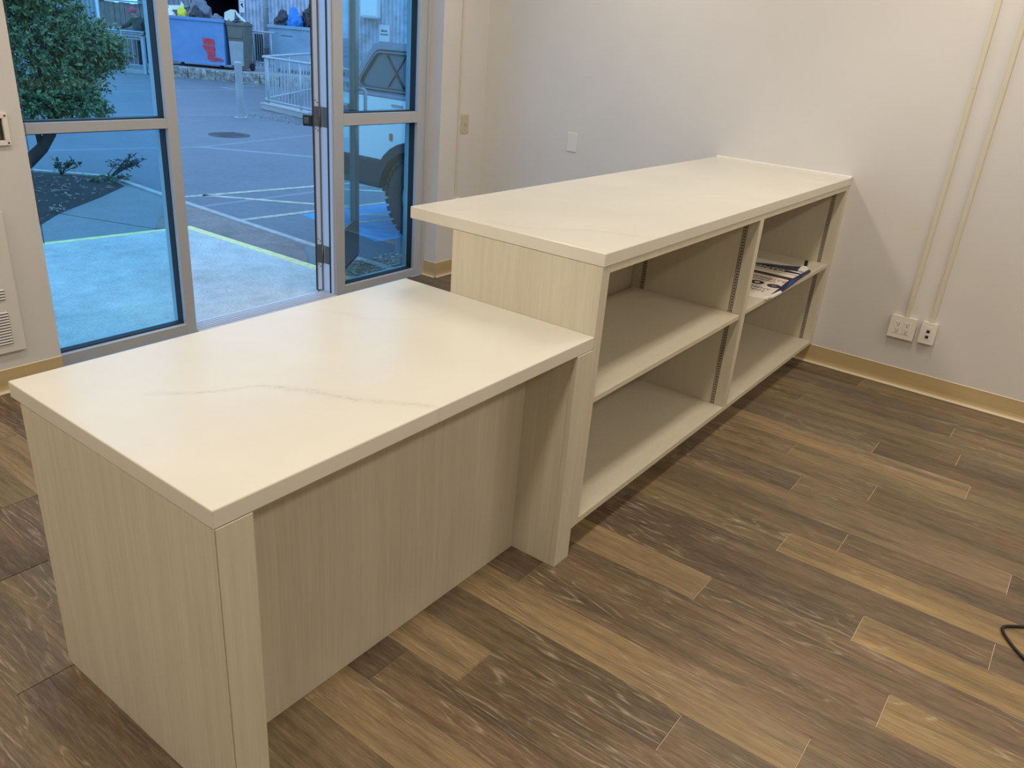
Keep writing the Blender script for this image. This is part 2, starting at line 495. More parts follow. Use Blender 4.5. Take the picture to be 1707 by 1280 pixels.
struct(bx(XW, XW + WT, Y0, YO, -0.05, CEIL).build('wall_right', 'wall'), 'plain off-white painted wall behind the tall counter')
struct(bx(X0 - WT, X0, Y0, YO, -0.05, CEIL).build('wall_left', 'wall'))
struct(bx(X0 - WT, XW + WT, Y0 - WT, Y0, -0.05, CEIL).build('wall_rear', 'wall'))
wf = MB()
wf.box(X0, XQ, YW, YO, -0.05, CEIL); wf.box(XC, XW, YW, YO, -0.05, CEIL); wf.box(XQ, XC, YW, YO, 2.42, CEIL)
struct(wf.build('wall_front', 'wall'), 'off-white painted piers on both sides of the glazed entrance')
struct(bx(X0 - WT, XW + WT, Y0 - WT, YO, CEIL, CEIL + 0.1).build('ceiling', 'ceiling'))

# cove base: profile (distance from wall, height)
HB = 0.1073
def cove(name, a, b, nrm, label=None):
    """base along a->b, nrm points into the room"""
    d = Vector((b[0] - a[0], b[1] - a[1], 0)); L = d.length; d.normalize(); nv = Vector((nrm[0], nrm[1], 0))
    def ext(prof, nm, mat, parent=None):
        m = MB(); n = len(prof)
        vs = []
        for s in (0, L):
            for (q, z) in prof: vs.append(Vector((a[0], a[1], 0)) + d * s + nv * q + Vector((0, 0, z)))
        m.add(vs, [(i, (i + 1) % n, n + (i + 1) % n, n + i) for i in range(n)] + [tuple(range(n)), tuple(range(2 * n - 1, n - 1, -1))])
        return m.build(nm, mat, parent)
    o = ext([(0, 0.008), (0, HB - 0.003), (0.003, HB - 0.003), (0.0035, 0.03), (0.006, 0.016), (0.011, 0.008)], name, 'cove')
    struct(o, label)
    ext([(0.0, 0.0005), (0.0, 0.009), (0.011, 0.009), (0.019, 0.004), (0.020, 0.0005)], 'toe', 'cove_light', o)
    ext([(0.0, HB - 0.003), (0.0, HB), (0.002, HB), (0.004, HB - 0.003)], 'top_edge', 'cove_light', o)
cove('baseboard_right', (XW, Y0), (XW, YW), (-1, 0), 'tan vinyl cove base along the wall behind the counter')
cove('baseboard_front', (X0, YW), (XQ, YW), (0, -1), 'tan vinyl cove base under the wall heater')
cove('baseboard_pier', (XC, YW), (XW - 0.02, YW), (0, -1), 'tan vinyl cove base of the narrow pier beside the window')
cove('baseboard_reveal', (XC, YF), (XC, YW - 0.004), (-1, 0))

# ------------------------------------------------------------------ storefront
GY_ = 2.738
HEAD = 2.36
def glazing(win, x0, x1, z0, z1):
    """recessed dark gasket and a pane for one light"""
    g = MB()
    for a in ((x0, x1, z0, z0 + 0.006), (x0, x1, z1 - 0.006, z1), (x0, x0 + 0.004, z0, z1), (x1 - 0.004, x1, z0, z1)):
        g.box(a[0], a[1], 2.690, GY_ - 0.002, a[2], a[3])
    g.build('gasket', 'gasket', win)
    bx(x0 - 0.01, x1 + 0.01, GY_, GY_ + 0.006, z0 - 0.01, z1 + 0.01).build('pane', 'glass', win)
def bar(win, name, x0, x1, z0, z1):
    return bx(x0, x1, YF, YE, z0, z1).build(name, 'aluminium', win, 0.0015, seg=1)
w1 = thing('window_1', 'fixed aluminium window with two panes beside the open doorway', None, (0, 0, 0), kind='structure')
bar(w1, 'jamb', -0.452, -0.402, 0, 2.42); bar(w1, 'mullion', 0.262, 0.322, 0, 2.42)
bar(w1, 'sill_bar', -0.402, 0.262, 0, 0.058); bar(w1, 'transom_bar', -0.402, 0.262, 1.080, 1.126); bar(w1, 'head_bar', -0.402, 0.262, HEAD, 2.42)
glazing(w1, -0.402, 0.262, 0.058, 1.080); glazing(w1, -0.402, 0.262, 1.126, HEAD)
w2 = thing('window_2', 'narrow aluminium sidelight with two panes next to the pier', None, kind='structure')
bar(w2, 'jamb', 1.330, 1.405, 0, 2.42); bar(w2, 'jamb', 2.050, 2.138, 0, 2.42)
bx(1.318, 1.330, YF + 0.012, YE, 0, 2.42).build('door_stop', 'aluminium_light', w2)
bar(w2, 'sill_bar', 1.405, 2.050, 0, 0.052); bar(w2, 'transom_bar', 1.405, 2.050, 1.051, 1.120); bar(w2, 'head_bar', 1.405, 2.050, HEAD, 2.42)
glazing(w2, 1.405, 2.050, 0.052, 1.051); glazing(w2, 1.405, 2.050, 1.120, HEAD)
w3 = thing('window_3', 'transom light above the doorway', None, kind='structure')
bar(w3, 'transom_bar', 0.322, 1.318, 2.13, 2.18); bar(w3, 'head_bar', 0.322, 1.318, HEAD, 2.42); glazing(w3, 0.322, 1.318, 2.18, HEAD)
th = struct(MB().prism([(2.63, 0.0), (2.645, 0.010), (2.78, 0.012), (2.83, -0.012), (2.83, -0.018), (2.63, -0.003)], 'x', 0.322, 1.318).build('door_sill', 'aluminium_light'), 'aluminium threshold of the doorway')
gr = MB()
for i in range(5): gr.box(0.325, 1.315, 2.66 + i * 0.024, 2.668 + i * 0.024, 0.0105, 0.0145)
gr.build('ridge', 'aluminium', th)
trm = struct(bx(2.118, 2.1425, YF - 0.012, YF + 0.02, 0, 2.42).build('trim_1', 'aluminium', None, 0.002), 'slim sealant strip between sidelight and pier')

# open door leaf: hinged on the sidelight jamb, swung about 145 degrees outwards
dr = thing('door_1', 'open glazed aluminium door swung out beyond the sidelight', None, (1.312, 2.772, 0), math.radians(33.5), kind='structure')
DW, DH, DT = 1.0, 2.11, 0.045       # local x along the leaf from hinge, local y: thickness, outer face at -y
SW = 0.095
bx(0, SW, 0.0, DT, 0.012, DH).build('hinge_stile', 'door_bronze', dr, 0.002)
bx(DW - SW, DW, 0.0, DT, 0.012, DH).build('lock_stile', 'door_bronze', dr, 0.002)
bx(SW, DW - SW, 0.0, DT, 0.012, 0.27).build('bottom_rail', 'door_bronze', dr, 0.002)
bx(SW, DW - SW, 0.0, DT, DH - 0.10, DH).build('top_rail', 'door_bronze', dr, 0.002)
bx(0.02, DW - 0.02, 0.004, DT - 0.004, -0.008, 0.012).build('sweep', 'gasket', dr)
bx(SW, DW - SW, 0.020, 0.026, 0.27, DH - 0.10).build('pane', 'glass', dr)
MB().frame(SW - 0.001, DW - SW + 0.001, 0.269, DH - 0.099, 0.018, 0.004, 0.019).build('glazing_bead', 'door_bronze', dr)
ph = MB()
hz0, hz1 = 0.98, 1.20
ph.tube([(DW - 0.05, 0.0, hz0), (DW - 0.05, -0.045, hz0), (DW - 0.05, -0.058, hz0 + 0.012), (DW - 0.05, -0.058, hz1 - 0.012), (DW - 0.05, -0.045, hz1), (DW - 0.05, 0.0, hz1)], 0.013, 10)
ph.build('pull_handle', 'aluminium_light', dr, smooth=True)
bx(DW - 0.085, DW - 0.02, -0.004, 0.0, 0.94, 1.25).build('handle_plate', 'door_bronze', dr)
bx(0.0, DW - 0.03, DT + 0.001, DT + 0.06, 1.035, 1.10).build('push_bar', 'black_plastic', dr, 0.006)
bx(-0.004, 0.03, DT + 0.02, DT + 0.05, 1.05, 1.085).build('push_bar_cap', 'steel_dark', dr, 0.002)
# hinge edge: light cover strips, hinge leaves and the black weatherstrip
e = MB()
for z0, z1 in ((0.02, 0.198), (0.318, 1.038), (1.152, 1.98)): e.box(-0.0015, 0.0, 0.006, 0.030, z0, z1)
e.build('edge_cover', 'aluminium_light', dr)
bx(-0.003, 0.0, 0.038, 0.044, 0.012, DH).build('weatherstrip', 'gasket', dr)
for z0 in (0.198, 1.038, 1.98):
    h = bx(-0.003, 0.0, 0.004, 0.036, z0, z0 + 0.115).build('hinge', 'steel_dark', dr)
    MB().cyl((-0.004, -0.004, z0), (-0.004, -0.004, z0 + 0.115), 0.007).build('knuckle', 'steel_dark', h, smooth=True)
scw = MB()
for z0 in (0.175, 0.34, 1.015, 1.175):
    scw.cyl((-0.0015, 0.012, z0), (-0.003, 0.012, z0), 0.0035, n=8); scw.cyl((-0.0015, 0.024, z0 + 0.012), (-0.003, 0.024, z0 + 0.012), 0.0035, n=8)
scw.build('screw', 'gasket', dr)
# matching strips and leaves on the jamb
jc = MB()
for z0, z1 in ((0.02, 0.198), (0.318, 1.038), (1.152, 1.98)): jc.box(1.3165, 1.3179, 2.712, 2.745, z0, z1)
jc.build('edge_cover', 'aluminium_light', w2)
for z0 in (0.198, 1.038, 1.98): bx(1.3155, 1.3179, 2.712, 2.752, z0, z0 + 0.115).build('hinge_leaf', 'steel_dark', w2)
bx(1.314, 1.3179, 2.700, 2.710, 0, 2.13).build('weatherstrip', 'gasket', w2)

# ================================================================== COUNTERS
T1, T2, TH = 0.8083, 1.067, 0.0415
Z1, Z2 = T1 - TH, T2 - TH
desk = thing('low_desk', 'low ash-laminate desk base with recessed modesty panel under the low worktop', 'desk', (-0.66, 0.37, 0))
def dpart(m, name, mat, bev=0.0012): 
    o = m.build(name, mat, None, bev, seg=1); o.parent = desk; o.location = (0.66, -0.37, 0); return o
dpart(MB().prism([(-1.3232, 0.0008), (-1.3212, 0.0008), (-1.3212, 0.0205), (-1.3035, 0.0205), (-1.3035, 0.745), (-1.3232, 0.745)], 'z', 0, Z1 - 0.001), 'end_panel', 'laminate', 0)
dpart(bx(-1.3200, -1.2380, 0.0, 0.0195, 0, Z1 - 0.001), 'front_stile', 'laminate')
dpart(bx(-1.2580, -1.2380, 0.0205, 0.745, 0, Z1 - 0.001), 'inner_panel', 'laminate')
dpart(bx(-1.2375, -0.0885, 0.177, 0.197, 0, Z1 - 0.001), 'modesty_panel', 'laminate')
dpart(bx(-0.0882, -0.0682, 0.0195, 0.560, 0, Z1 - 0.001), 'inner_panel', 'laminate')
dpart(bx(-0.0882, -0.0012, -0.0015, 0.019, 0, Z1 - 0.001), 'front_stile', 'laminate')
wt = bx(-1.3233, -0.0008, 0, 0.793, Z1, T1).build('worktop', 'quartz_low', None, 0.003)
tag(wt, 'low white quartz worktop with a thin grey vein, nearer the camera', 'worktop')

shelf = thing('shelf_unit', 'tall open ash-laminate shelf unit with four bays under the high worktop', 'shelf unit', (1.3, 0.29, 0))
def sp(m, name, mat, bev=0.001):
    o = m.build(name, mat, None, bev, seg=1); o.parent = shelf; o.location = (-1.3, -0.29, 0); return o
FR = 0.0008
ZB, ZBT = 0.112, 0.136
sp(bx(0.0, 0.0215, FR, 0.583, ZB - 0.002, Z2 - 0.0008), 'side_panel', 'laminate')
sp(bx(0.0220, 0.0445, FR, 0.557, ZB, Z2 - 0.0008), 'side_panel', 'laminate_edge')
sp(bx(1.2905, 1.3320, FR, 0.557, ZBT, 1.001), 'divider', 'laminate_edge')
sp(bx(2.5610, 2.5995, FR, 0.557, ZBT, 1.001), 'side_panel', 'laminate_edge')
sp(bx(0.0450, 2.5995, FR, 0.557, 1.001, Z2 - 0.0008), 'top_panel', 'laminate_edge')
sp(bx(0.0450, 2.5995, FR, 0.557, ZB, ZBT), 'bottom_panel', 'laminate_edge')
sp(bx(0.0220, 2.5995, 0.5575, 0.583, ZB, Z2 - 0.0008), 'back_panel', 'laminate')
sp(bx(0.02, 2.5785, 0.105, 0.125, 0.0005, ZB), 'kick_board', 'laminate')
sp(bx(0.002, 0.022, 0.12, 0.583, 0.0005, ZB - 0.003), 'kick_board', 'laminate')
sp(bx(0.0465, 1.2890, 0.010, 0.545, 0.561, 0.582), 'shelf', 'laminate_edge')
sp(bx(1.3335, 2.5595, 0.008, 0.545, 0.571, 0.592), 'shelf', 'laminate_edge')
def standard(xf, sgn, y0, zs):
    """slotted shelf standard let into a panel; xf face plane, sgn direction it faces"""
    m = MB()
    for za, zb in zs: m.box(*sorted((xf, xf + sgn * 0.0012)), y0, y0 + 0.016, za, zb)
    o = sp(m, 'shelf_standard', 'standard_metal', 0)
    m = MB()
    for za, zb in zs:
        z = za + 0.006
        while z < zb - 0.004:
            m.box(*sorted((xf + sgn * 0.001, xf + sgn * 0.0018)), y0 + 0.0035, y0 + 0.0115, z, z + 0.0042); z += 0.0127
        m.box(*sorted((xf + sgn * 0.0004, xf + sgn * 0.0014)), y0 - 0.0014, y0 + 0.0004, za, zb)
        m.box(*sorted((xf + sgn * 0.0004, xf + sgn * 0.0014)), y0 + 0.0156, y0 + 0.0172, za, zb)
    s = m.build('slot', 'slot_dark', o); s['kind'] = 'stuff'
ZSL, ZSR = ((0.137, 0.560), (0.583, 1.000)), ((0.137, 0.570), (0.593, 1.000))
for y0 in (0.050, 0.490):
    standard(0.0447, 1, y0, ZSL); standard(1.2903, -1, y0, ZSL); standard(1.3322, 1, y0, ZSR); standard(2.5608, -1, y0, ZSR)
wt2 = bx(-0.0011, XW - 0.004, -0.003, 0.778, Z2, T2).build('worktop', 'quartz_high', None, 0.003)
tag(wt2, 'high white quartz worktop running to the far wall above the shelves', 'worktop')
bx(XW - 0.012, XW - 0.0003, -0.003, 0.778, T2 - 0.001, T2 + 0.006).build('caulk_bead', 'caulk', wt2, 0.002)

# ------------------------------------------------------------------ printed bag on the right-hand shelf
pb = thing('printed_bag', 'flat printed paper bag with navy edges lying on the middle shelf', 'bag', (1.95, 0.15, 0.5925))
def pp(m, name, mat, bev=0): 
    o = m.build(name, mat, None, bev); o.parent = pb; o.location = (-1.95, -0.15, -0.5925); return o
SZ = 0.5925
def sheet(poly, z0, z1): return MB().prism(poly, 'z', z0, z1)
Z_ = SZ + 0.006
pp(sheet([(1.585, -0.004), (1.64, -0.006), (2.05, 0.022), (2.28, 0.032), (2.335, 0.060), (2.33, 0.46), (1.56, 0.46), (1.556, 0.08)], SZ, Z_), 'pages', 'paper_white')
pp(sheet([(1.590, 0.020), (1.64, 0.004), (2.00, 0.034), (2.00, 0.455), (1.565, 0.455), (1.562, 0.085)], Z_, Z_ + 0.001), 'cover', 'paper')
pp(sheet([(1.658, 0.005), (1.623, -0.016), (1.707, -0.019), (1.92, -0.007), (2.089, 0.006), (2.182, 0.010), (2.264, 0.011), (2.29, 0.018), (2.291, 0.030), (2.189, 0.031), (2.06, 0.030), (2.001, 0.033), (1.896, 0.025), (1.766, 0.013)], Z_ + 0.001, Z_ + 0.005), 'folded_edge', 'navy')
pp(sheet([(1.98, 0.024), (2.065, 0.013), (1.92, -0.005), (1.809, -0.009)], Z_ + 0.005, Z_ + 0.0053), 'blue_strip', 'blue_print')
pp(sheet([(2.200, 0.45), (2.202, 0.293), (2.237, 0.237), (2.272, 0.162), (2.338, 0.076), (2.221, 0.066), (2.203, 0.113), (2.203, 0.181), (2.187, 0.283), (2.187, 0.45)], Z_, Z_ + 0.003), 'header_strip', 'navy')
pp(sheet([(2.186, 0.45), (2.195, 0.181), (2.192, 0.105), (2.185, 0.034), (2.165, 0.034), (2.150, 0.097), (2.143, 0.185), (2.132, 0.45)], Z_, Z_ + 0.0012), 'header_strip', 'ink_black')
pp(sheet([(2.10, 0.45), (2.128, 0.034), (2.120, 0.034), (2.092, 0.45)], Z_, Z_ + 0.0005), 'print_bar', 'ink_red')
pp(sheet([(2.043, 0.45), (2.051, 0.126), (2.053, 0.036), (2.004, 0.036), (2.001, 0.096), (1.994, 0.45)], Z_, Z_ + 0.0012), 'print_bar', 'ink_maroon')
pp(sheet([(2.221, 0.066), (2.323, 0.078), (2.336, 0.057), (2.292, 0.032), (2.208, 0.030)], Z_ + 0.003, Z_ + 0.012), 'corner_fold', 'paper_white', 0.002)
pp(sheet([(2.325, 0.052), (2.345, 0.056), (2.350, 0.070), (2.330, 0.072)], Z_ - 0.003, Z_ + 0.040), 'corner_flap', 'ink_black', 0.002)
pp(sheet([(1.58, -0.008), (1.612, -0.020), (1.725, -0.021), (1.736, -0.009), (1.63, -0.004)], Z_ + 0.001, Z_ + 0.012), 'binder_tip', 'paper_white', 0.002)
def ell(cx, cy, a, b, z0, z1, mat, n=20):
    pp(sheet([(cx + a * math.cos(2 * PI * i / n), cy + b * math.sin(2 * PI * i / n)) for i in range(n)], z0, z1), 'print_disc', mat)
for cy_ in (0.052, 0.138, 0.225):
    ell(1.824, cy_, 0.036, 0.034, Z_ + 0.001, Z_ + 0.0014, 'ink_black'); ell(1.824, cy_, 0.018, 0.014, Z_ + 0.0014, Z_ + 0.0017, 'paper' if cy_ > 0.1 else 'bag_grey')
def ptxt(s_, size, mat, x, y, z=Z_ + 0.0014): text_mesh('lettering', s_, size, mat, pb, (x - 1.95, y - 0.15, z - 0.5925), (0, 0, -PI / 2), 0.0003)
ptxt('ION', 0.050, 'ink_black', 1.922, 0.205); ptxt('SITE', 0.050, 'ink_red', 1.922, 0.118)
ptxt('EQUIPMENT', 0.026, 'ink_black', 1.885, 0.210)
ptxt('MENT', 0.036, 'ink_black', 1.722, 0.135); ptxt('ION', 0.040, 'ink_black', 1.676, 0.125)
ptxt('ONTO', 0.056, 'paper_white', 2.146, 0.285, Z_ + 0.0016)

# ------------------------------------------------------------------ wall fittings
def duplex(parent, yc, zc, xf, s=1.0):
    f = bx(xf - 0.002, xf, yc - 0.017, yc + 0.017, zc - 0.034, zc + 0.034).build('receptacle', 'white_plastic', parent, 0.002)
    m = MB()
    for dz in (0.018, -0.018):
        m.box(xf - 0.0028, xf - 0.0018, yc + 0.005, yc + 0.0072, zc + dz, zc + dz + 0.008)
        m.box(xf - 0.0028, xf - 0.0018, yc - 0.0072, yc - 0.005, zc + dz, zc + dz + 0.008)
        m.cyl((xf - 0.0018, yc, zc + dz - 0.007), (xf - 0.0028, yc, zc + dz - 0.007), 0.003, n=10)
    m.build('contact_slot', 'slot_dark', f)
OX = XW - 0.026
po = thing('power_outlet', 'white surface-mounted double power outlet on the right wall', 'outlet', (0, 0, 0))
bx(OX, XW - 0.0005, -0.513, -0.385, 0.279, 0.398).build('back_box', 'white_plastic', po, 0.003)
bx(OX - 0.003, OX, -0.515, -0.383, 0.277, 0.400).build('face_plate', 'white_plastic', po, 0.0012)
duplex(po, -0.426, 0.338, OX - 0.003); duplex(po, -0.472, 0.338, OX - 0.003)
do = thing('data_outlet', 'white surface-mounted data outlet with two dark jacks', 'outlet')
bx(OX, XW - 0.0005, -0.615, -0.541, 0.284, 0.399).build('back_box', 'white_plastic', do, 0.003)
bx(OX - 0.003, OX, -0.617, -0.539, 0.282, 0.401).build('face_plate', 'white_plastic', do, 0.0012)
ins = bx(OX - 0.0045, OX - 0.003, -0.595, -0.561, 0.305, 0.378).build('jack_insert', 'sign_white', do)
for zc in (0.352, 0.322): bx(OX - 0.0055, OX - 0.0044, -0.586, -0.570, zc - 0.008, zc + 0.008).build('jack', 'slot_dark', do)
for zc in (0.290, 0.392): MB().cyl((OX - 0.003, -0.578, zc), (OX - 0.004, -0.578, zc), 0.003, n=10).build('screw', 'wall_plate', do)
for yc, ztop, lab in ((-0.455, 0.401, 'cream cable raceway rising from the double power outlet'), (-0.579, 0.402, 'cream cable raceway rising from the data outlet')):
    r = thing('cable_raceway', lab, 'raceway')
    MB().prism([(XW - 0.0005, yc - 0.014), (XW - 0.0005, yc + 0.014), (XW - 0.012, yc + 0.012), (XW - 0.014, yc + 0.009), (XW - 0.014, yc - 0.009), (XW - 0.012, yc - 0.012)], 'z', ztop, 1.56).build('channel', 'raceway', r)
    MB().prism([(XW - 0.0005, yc - 0.014), (XW - 0.0005, yc + 0.014), (XW - 0.012, yc + 0.012), (XW - 0.014, yc + 0.009), (XW - 0.014, yc - 0.009), (XW - 0.012, yc - 0.012)], 'z', 1.561, CEIL - 0.001).build('channel', 'raceway', r)
bp_ = thing('blank_plate', 'blank white cover plate on the wall above the tall counter', 'wall plate')
bx(XW - 0.005, XW - 0.0003, 1.753, 1.828, 0.952, 1.073).build('plate', 'wall_plate', bp_, 0.002)
for zc in (0.965, 1.060): MB().cyl((XW - 0.005, 1.790, zc), (XW - 0.006, 1.790, zc), 0.003, n=10).build('screw', 'wall_plate', bp_)
ls = thing('light_switch', 'almond light switch on the narrow pier by the window', 'switch')
bx(2.356, 2.434, YW - 0.006, YW - 0.0003, 0.983, 1.106).build('plate', 'almond_plastic', ls, 0.002)
tg = bx(2.390, 2.400, YW - 0.016, YW - 0.006, 1.035, 1.056).build('toggle', 'almond_plastic', ls, 0.001)
for zc in (1.000, 1.089): MB().cyl((2.395, YW - 0.006, zc), (2.395, YW - 0.007, zc), 0.003, n=10).build('screw', 'steel_dark', ls)
pr_ = thing('wall_conduit', 'thin cream conduit running up the pier beside the light switch', 'raceway')
bx(2.318, 2.334, YW - 0.012, YW - 0.0003, 0.55, 1.45).build('channel', 'raceway', pr_, 0.002)
bx(2.318, 2.334, YW - 0.012, YW - 0.0003, 1.451, CEIL - 0.001).build('channel', 'raceway', pr_, 0.002)
bx(2.295, 2.357, YW - 0.03, YW - 0.0003, 0.47, 0.5495).build('end_box', 'white_plastic', pr_, 0.002)
jb = thing('junction_box', 'open cream electrical box with dark interior on the wall left of the window', 'junction box')
MB().frame(-0.612, -0.515, 1.060, 1.186, 0.020, YW - 0.016, YW - 0.0003).build('frame', 'white_plastic', jb, 0.002)
bx(-0.593, -0.534, YW - 0.004, YW - 0.0003, 1.079, 1.167).build('box_interior', 'slot_dark', jb)
for px_, pz in ((-0.525, 1.070), (-0.525, 1.176), (-0.602, 1.070), (-0.602, 1.176)): MB().cyl((px_, YW - 0.016, pz), (px_, YW - 0.0175, pz), 0.004, n=10).build('screw', 'ink_maroon', jb)
wr = MB()
for i in range(3): wr.tube([(-0.58 + i * 0.015, YW - 0.005, 1.085), (-0.575 + i * 0.012, YW - 0.010, 1.105 + 0.01 * i), (-0.555, YW - 0.006, 1.10)], 0.0015, 6)
wr.build('wire', 'bag_grey', jb)
ht = thing('wall_heater', 'white wall heater with louvred grille at the left edge', 'heater')
bx(-1.02, -0.600, YW - 0.022, YW - 0.0003, 0.186, 0.80).build('panel', 'heater_white', ht, 0.003)
for nz_, (za, zb) in enumerate(((0.225, 0.375), (0.425, 0.470))):
    bx(-0.97, -0.650, YW - 0.0225, YW - 0.0215, za, zb).build('grille_recess', 'slot_dark', ht)
    z = za + 0.006
    while z < zb:
        MB().prism([(YW - 0.030, z), (YW - 0.028, z - 0.001), (YW - 0.0225, z + 0.0035), (YW - 0.0225, z + 0.006)], 'x', -0.968, -0.652).build('slat', 'heater_white', ht); z += 0.0125
# bead chain of a roller shade, hanging beside the left window
bc = MB()
z = 0.62
ch_pts = []
while z < 2.32:
    for dx in (0.0, 0.011):
        ch_pts.append((XQ + 0.031 + dx * 0.45, YW + 0.06 + dx, z))
    z += 0.0075
icos = [(0, 0, 1), (0.894, 0, 0.447), (0.276, 0.851, 0.447), (-0.724, 0.526, 0.447), (-0.724, -0.526, 0.447), (0.276, -0.851, 0.447), (0.724, 0.526, -0.447), (-0.276, 0.851, -0.447), (-0.894, 0, -0.447), (-0.276, -0.851, -0.447), (0.724, -0.526, -0.447), (0, 0, -1)]
icof = [(0, 1, 2), (0, 2, 3), (0, 3, 4), (0, 4, 5), (0, 5, 1), (1, 6, 2), (2, 7, 3), (3, 8, 4), (4, 9, 5), (5, 10, 1), (6, 7, 2), (7, 8, 3), (8, 9, 4), (9, 10, 5), (10, 6, 1), (11, 7, 6), (11, 8, 7), (11, 9, 8), (11, 10, 9), (11, 6, 10)]
for p in ch_pts: bc.add([(p[0] + q[0] * 0.0024, p[1] + q[1] * 0.0024, p[2] + q[2] * 0.0024) for q in icos], icof)
for dx in (0.0, 0.011): bc.cyl((XQ + 0.031 + dx * 0.45, YW + 0.06 + dx, 0.62), (XQ + 0.031 + dx * 0.45, YW + 0.06 + dx, 2.32), 0.0007, n=5)
tag(bc.build('bead_chain', 'steel_dark', None, smooth=True), 'thin metal bead chain hanging along the window edge', 'chain')
cd = MB()
cd.tube([(1.05, -1.62, 0.006), (0.86, -1.47, 0.006), (0.715, -1.345, 0.006), (0.682, -1.305, 0.006), (0.660, -1.275, 0.006), (0.642, -1.262, 0.006), (0.622, -1.262, 0.006), (0.598, -1.275, 0.006), (0.565, -1.293, 0.006), (0.515, -1.337, 0.006), (0.40, -1.45, 0.006), (0.28, -1.62, 0.006), (0.22, -1.85, 0.006)], 0.0052, 10)
co = cd.build('floor_cable', 'cord', None, smooth=True)
sb = co.modifiers.new('smooth', 'SUBSURF'); sb.levels = 2; sb.render_levels = 2
tag(co, 'black power cord looping on the plank floor', 'cord')

# ------------------------------------------------------------------ ceiling troffers (above the frame)
def troffer(lx, ly, dim, label):
    r = thing('ceiling_light', label, 'ceiling light', (lx, ly, CEIL), 0, 'recessed ceiling lights above the counters')
    m = MB(); m.box(-0.62, 0.62, -0.17, -0.14, -0.02, -0.0005); m.box(-0.62, 0.62, 0.14, 0.17, -0.02, -0.0005); m.box(-0.62, -0.59, -0.14, 0.14, -0.02, -0.0005); m.box(0.59, 0.62, -0.14, 0.14, -0.02, -0.0005)
    m.build('frame', 'heater_white', r)
    bx(-0.59, 0.59, -0.14, 0.14, -0.010, -0.002).build('diffuser', 'lamp', r)
    ld = bpy.data.lights.new('tube_light', 'AREA'); ld.shape = 'RECTANGLE'; ld.size = 1.16; ld.size_y = 0.26
    ld.energy = LAMP_POWER * dim; ld.color = LAMP_COLOR
    lo = bpy.data.objects.new('tube_light', ld); COL.objects.link(lo); lo.parent = r; lo.location = (0, 0, -0.014)
LAMP_LABELS = ['recessed ceiling light above the high worktop, on the window side', 'recessed ceiling light above the low worktop, on the window side', 'recessed ceiling light in front of the wall heater',
               'recessed ceiling light above the floor before the shelves', 'recessed ceiling light above the near edge of the low desk', 'recessed ceiling light behind the end of the low desk',
               'recessed ceiling light above the black cable loop', 'recessed ceiling light farthest from window and far wall']
for (lx, ly, dim), lab in zip(LAMP_SPOTS, LAMP_LABELS): troffer(lx, ly, dim, lab)

# ================================================================== OUTSIDE: GROUND
GZ = -0.07
def slab(name, poly, z0, z1, mat): return MB().prism(poly, 'z', z0, z1).build(name, mat)
struct(slab('road_surface', [(2.24, -12), (60, -12), (60, 70), (-40, 70), (-40, 8.4), (0.4, 8.4), (1.3, 8.25), (1.87, 8.0), (2.36, 7.34), (2.26, 5.8)], -0.30, GZ, 'asphalt'), 'blue-grey asphalt car park with pale cracks')
struct(slab('sidewalk', [(-12, YO), (2.20, YO), (2.16, 3.93), (2.23, 5.8), (2.33, 7.32), (1.85, 7.96), (1.28, 8.21), (0.4, 8.36), (-12, 8.36)], -0.30, -0.060, 'sidewalk'), 'grey concrete walkway around the entrance pad')
struct(slab('kerb', [(2.14, YO), (2.22, YO), (2.20, 3.93), (2.275, 5.8), (2.375, 7.33), (1.885, 8.0), (1.30, 8.26), (0.4, 8.41), (-6, 8.45), (-6, 8.38), (0.4, 8.34), (1.27, 8.19), (1.83, 7.93), (2.31, 7.29), (2.215, 5.8), (2.14, 3.93)], -0.28, -0.045, 'kerb'), 'pale concrete kerb between walkway and car park')
pad = struct(slab('pavement_pad', [(-3.0, 2.832), (1.74, 2.832), (1.70, 4.86), (-3.0, 5.39)], -0.28, -0.020, 'pad'), 'bright concrete entrance pad outside the door')
slab('yellow_line', [(1.665, 2.84), (1.739, 2.84), (1.699, 4.855), (1.63, 4.80)], -0.020, -0.0185, 'yellow_paint').parent = pad
slab('yellow_line', [(1.63, 4.80), (1.699, 4.859), (-3.0, 5.389), (-3.0, 5.33)], -0.020, -0.0183, 'yellow_paint').parent = pad
struct(slab('ground_dirt', [(1.76, 4.9), (1.80, 3.5), (2.12, 3.95), (2.20, 5.5), (2.0, 5.75), (1.5, 5.05)], -0.060, -0.052, 'dirt'), 'brown gravelly dirt strip beside the pad')
struct(slab('ground_gravel', [(1.765, 2.835), (2.6, 2.835), (2.7, 3.05), (2.45, 3.25), (2.1, 3.35), (1.79, 3.3)], -0.060, -0.050, 'dirt'), 'loose dirt below the sidelight')
# joints of the walkway
sj = MB()
for a, b in (((1.17, 5.99), (1.52, 5.05)), ((0.85, 5.60), (-2.5, 6.1))):
    d = Vector((b[0] - a[0], b[1] - a[1])); n = Vector((-d.y, d.x)).normalized() * 0.005
    sj.prism([(a[0] + n.x, a[1] + n.y), (b[0] + n.x, b[1] + n.y), (b[0] - n.x, b[1] - n.y), (a[0] - n.x, a[1] - n.y)], 'z', -0.060, -0.0585)
struct(sj.build('sidewalk_joint', 'iron'))
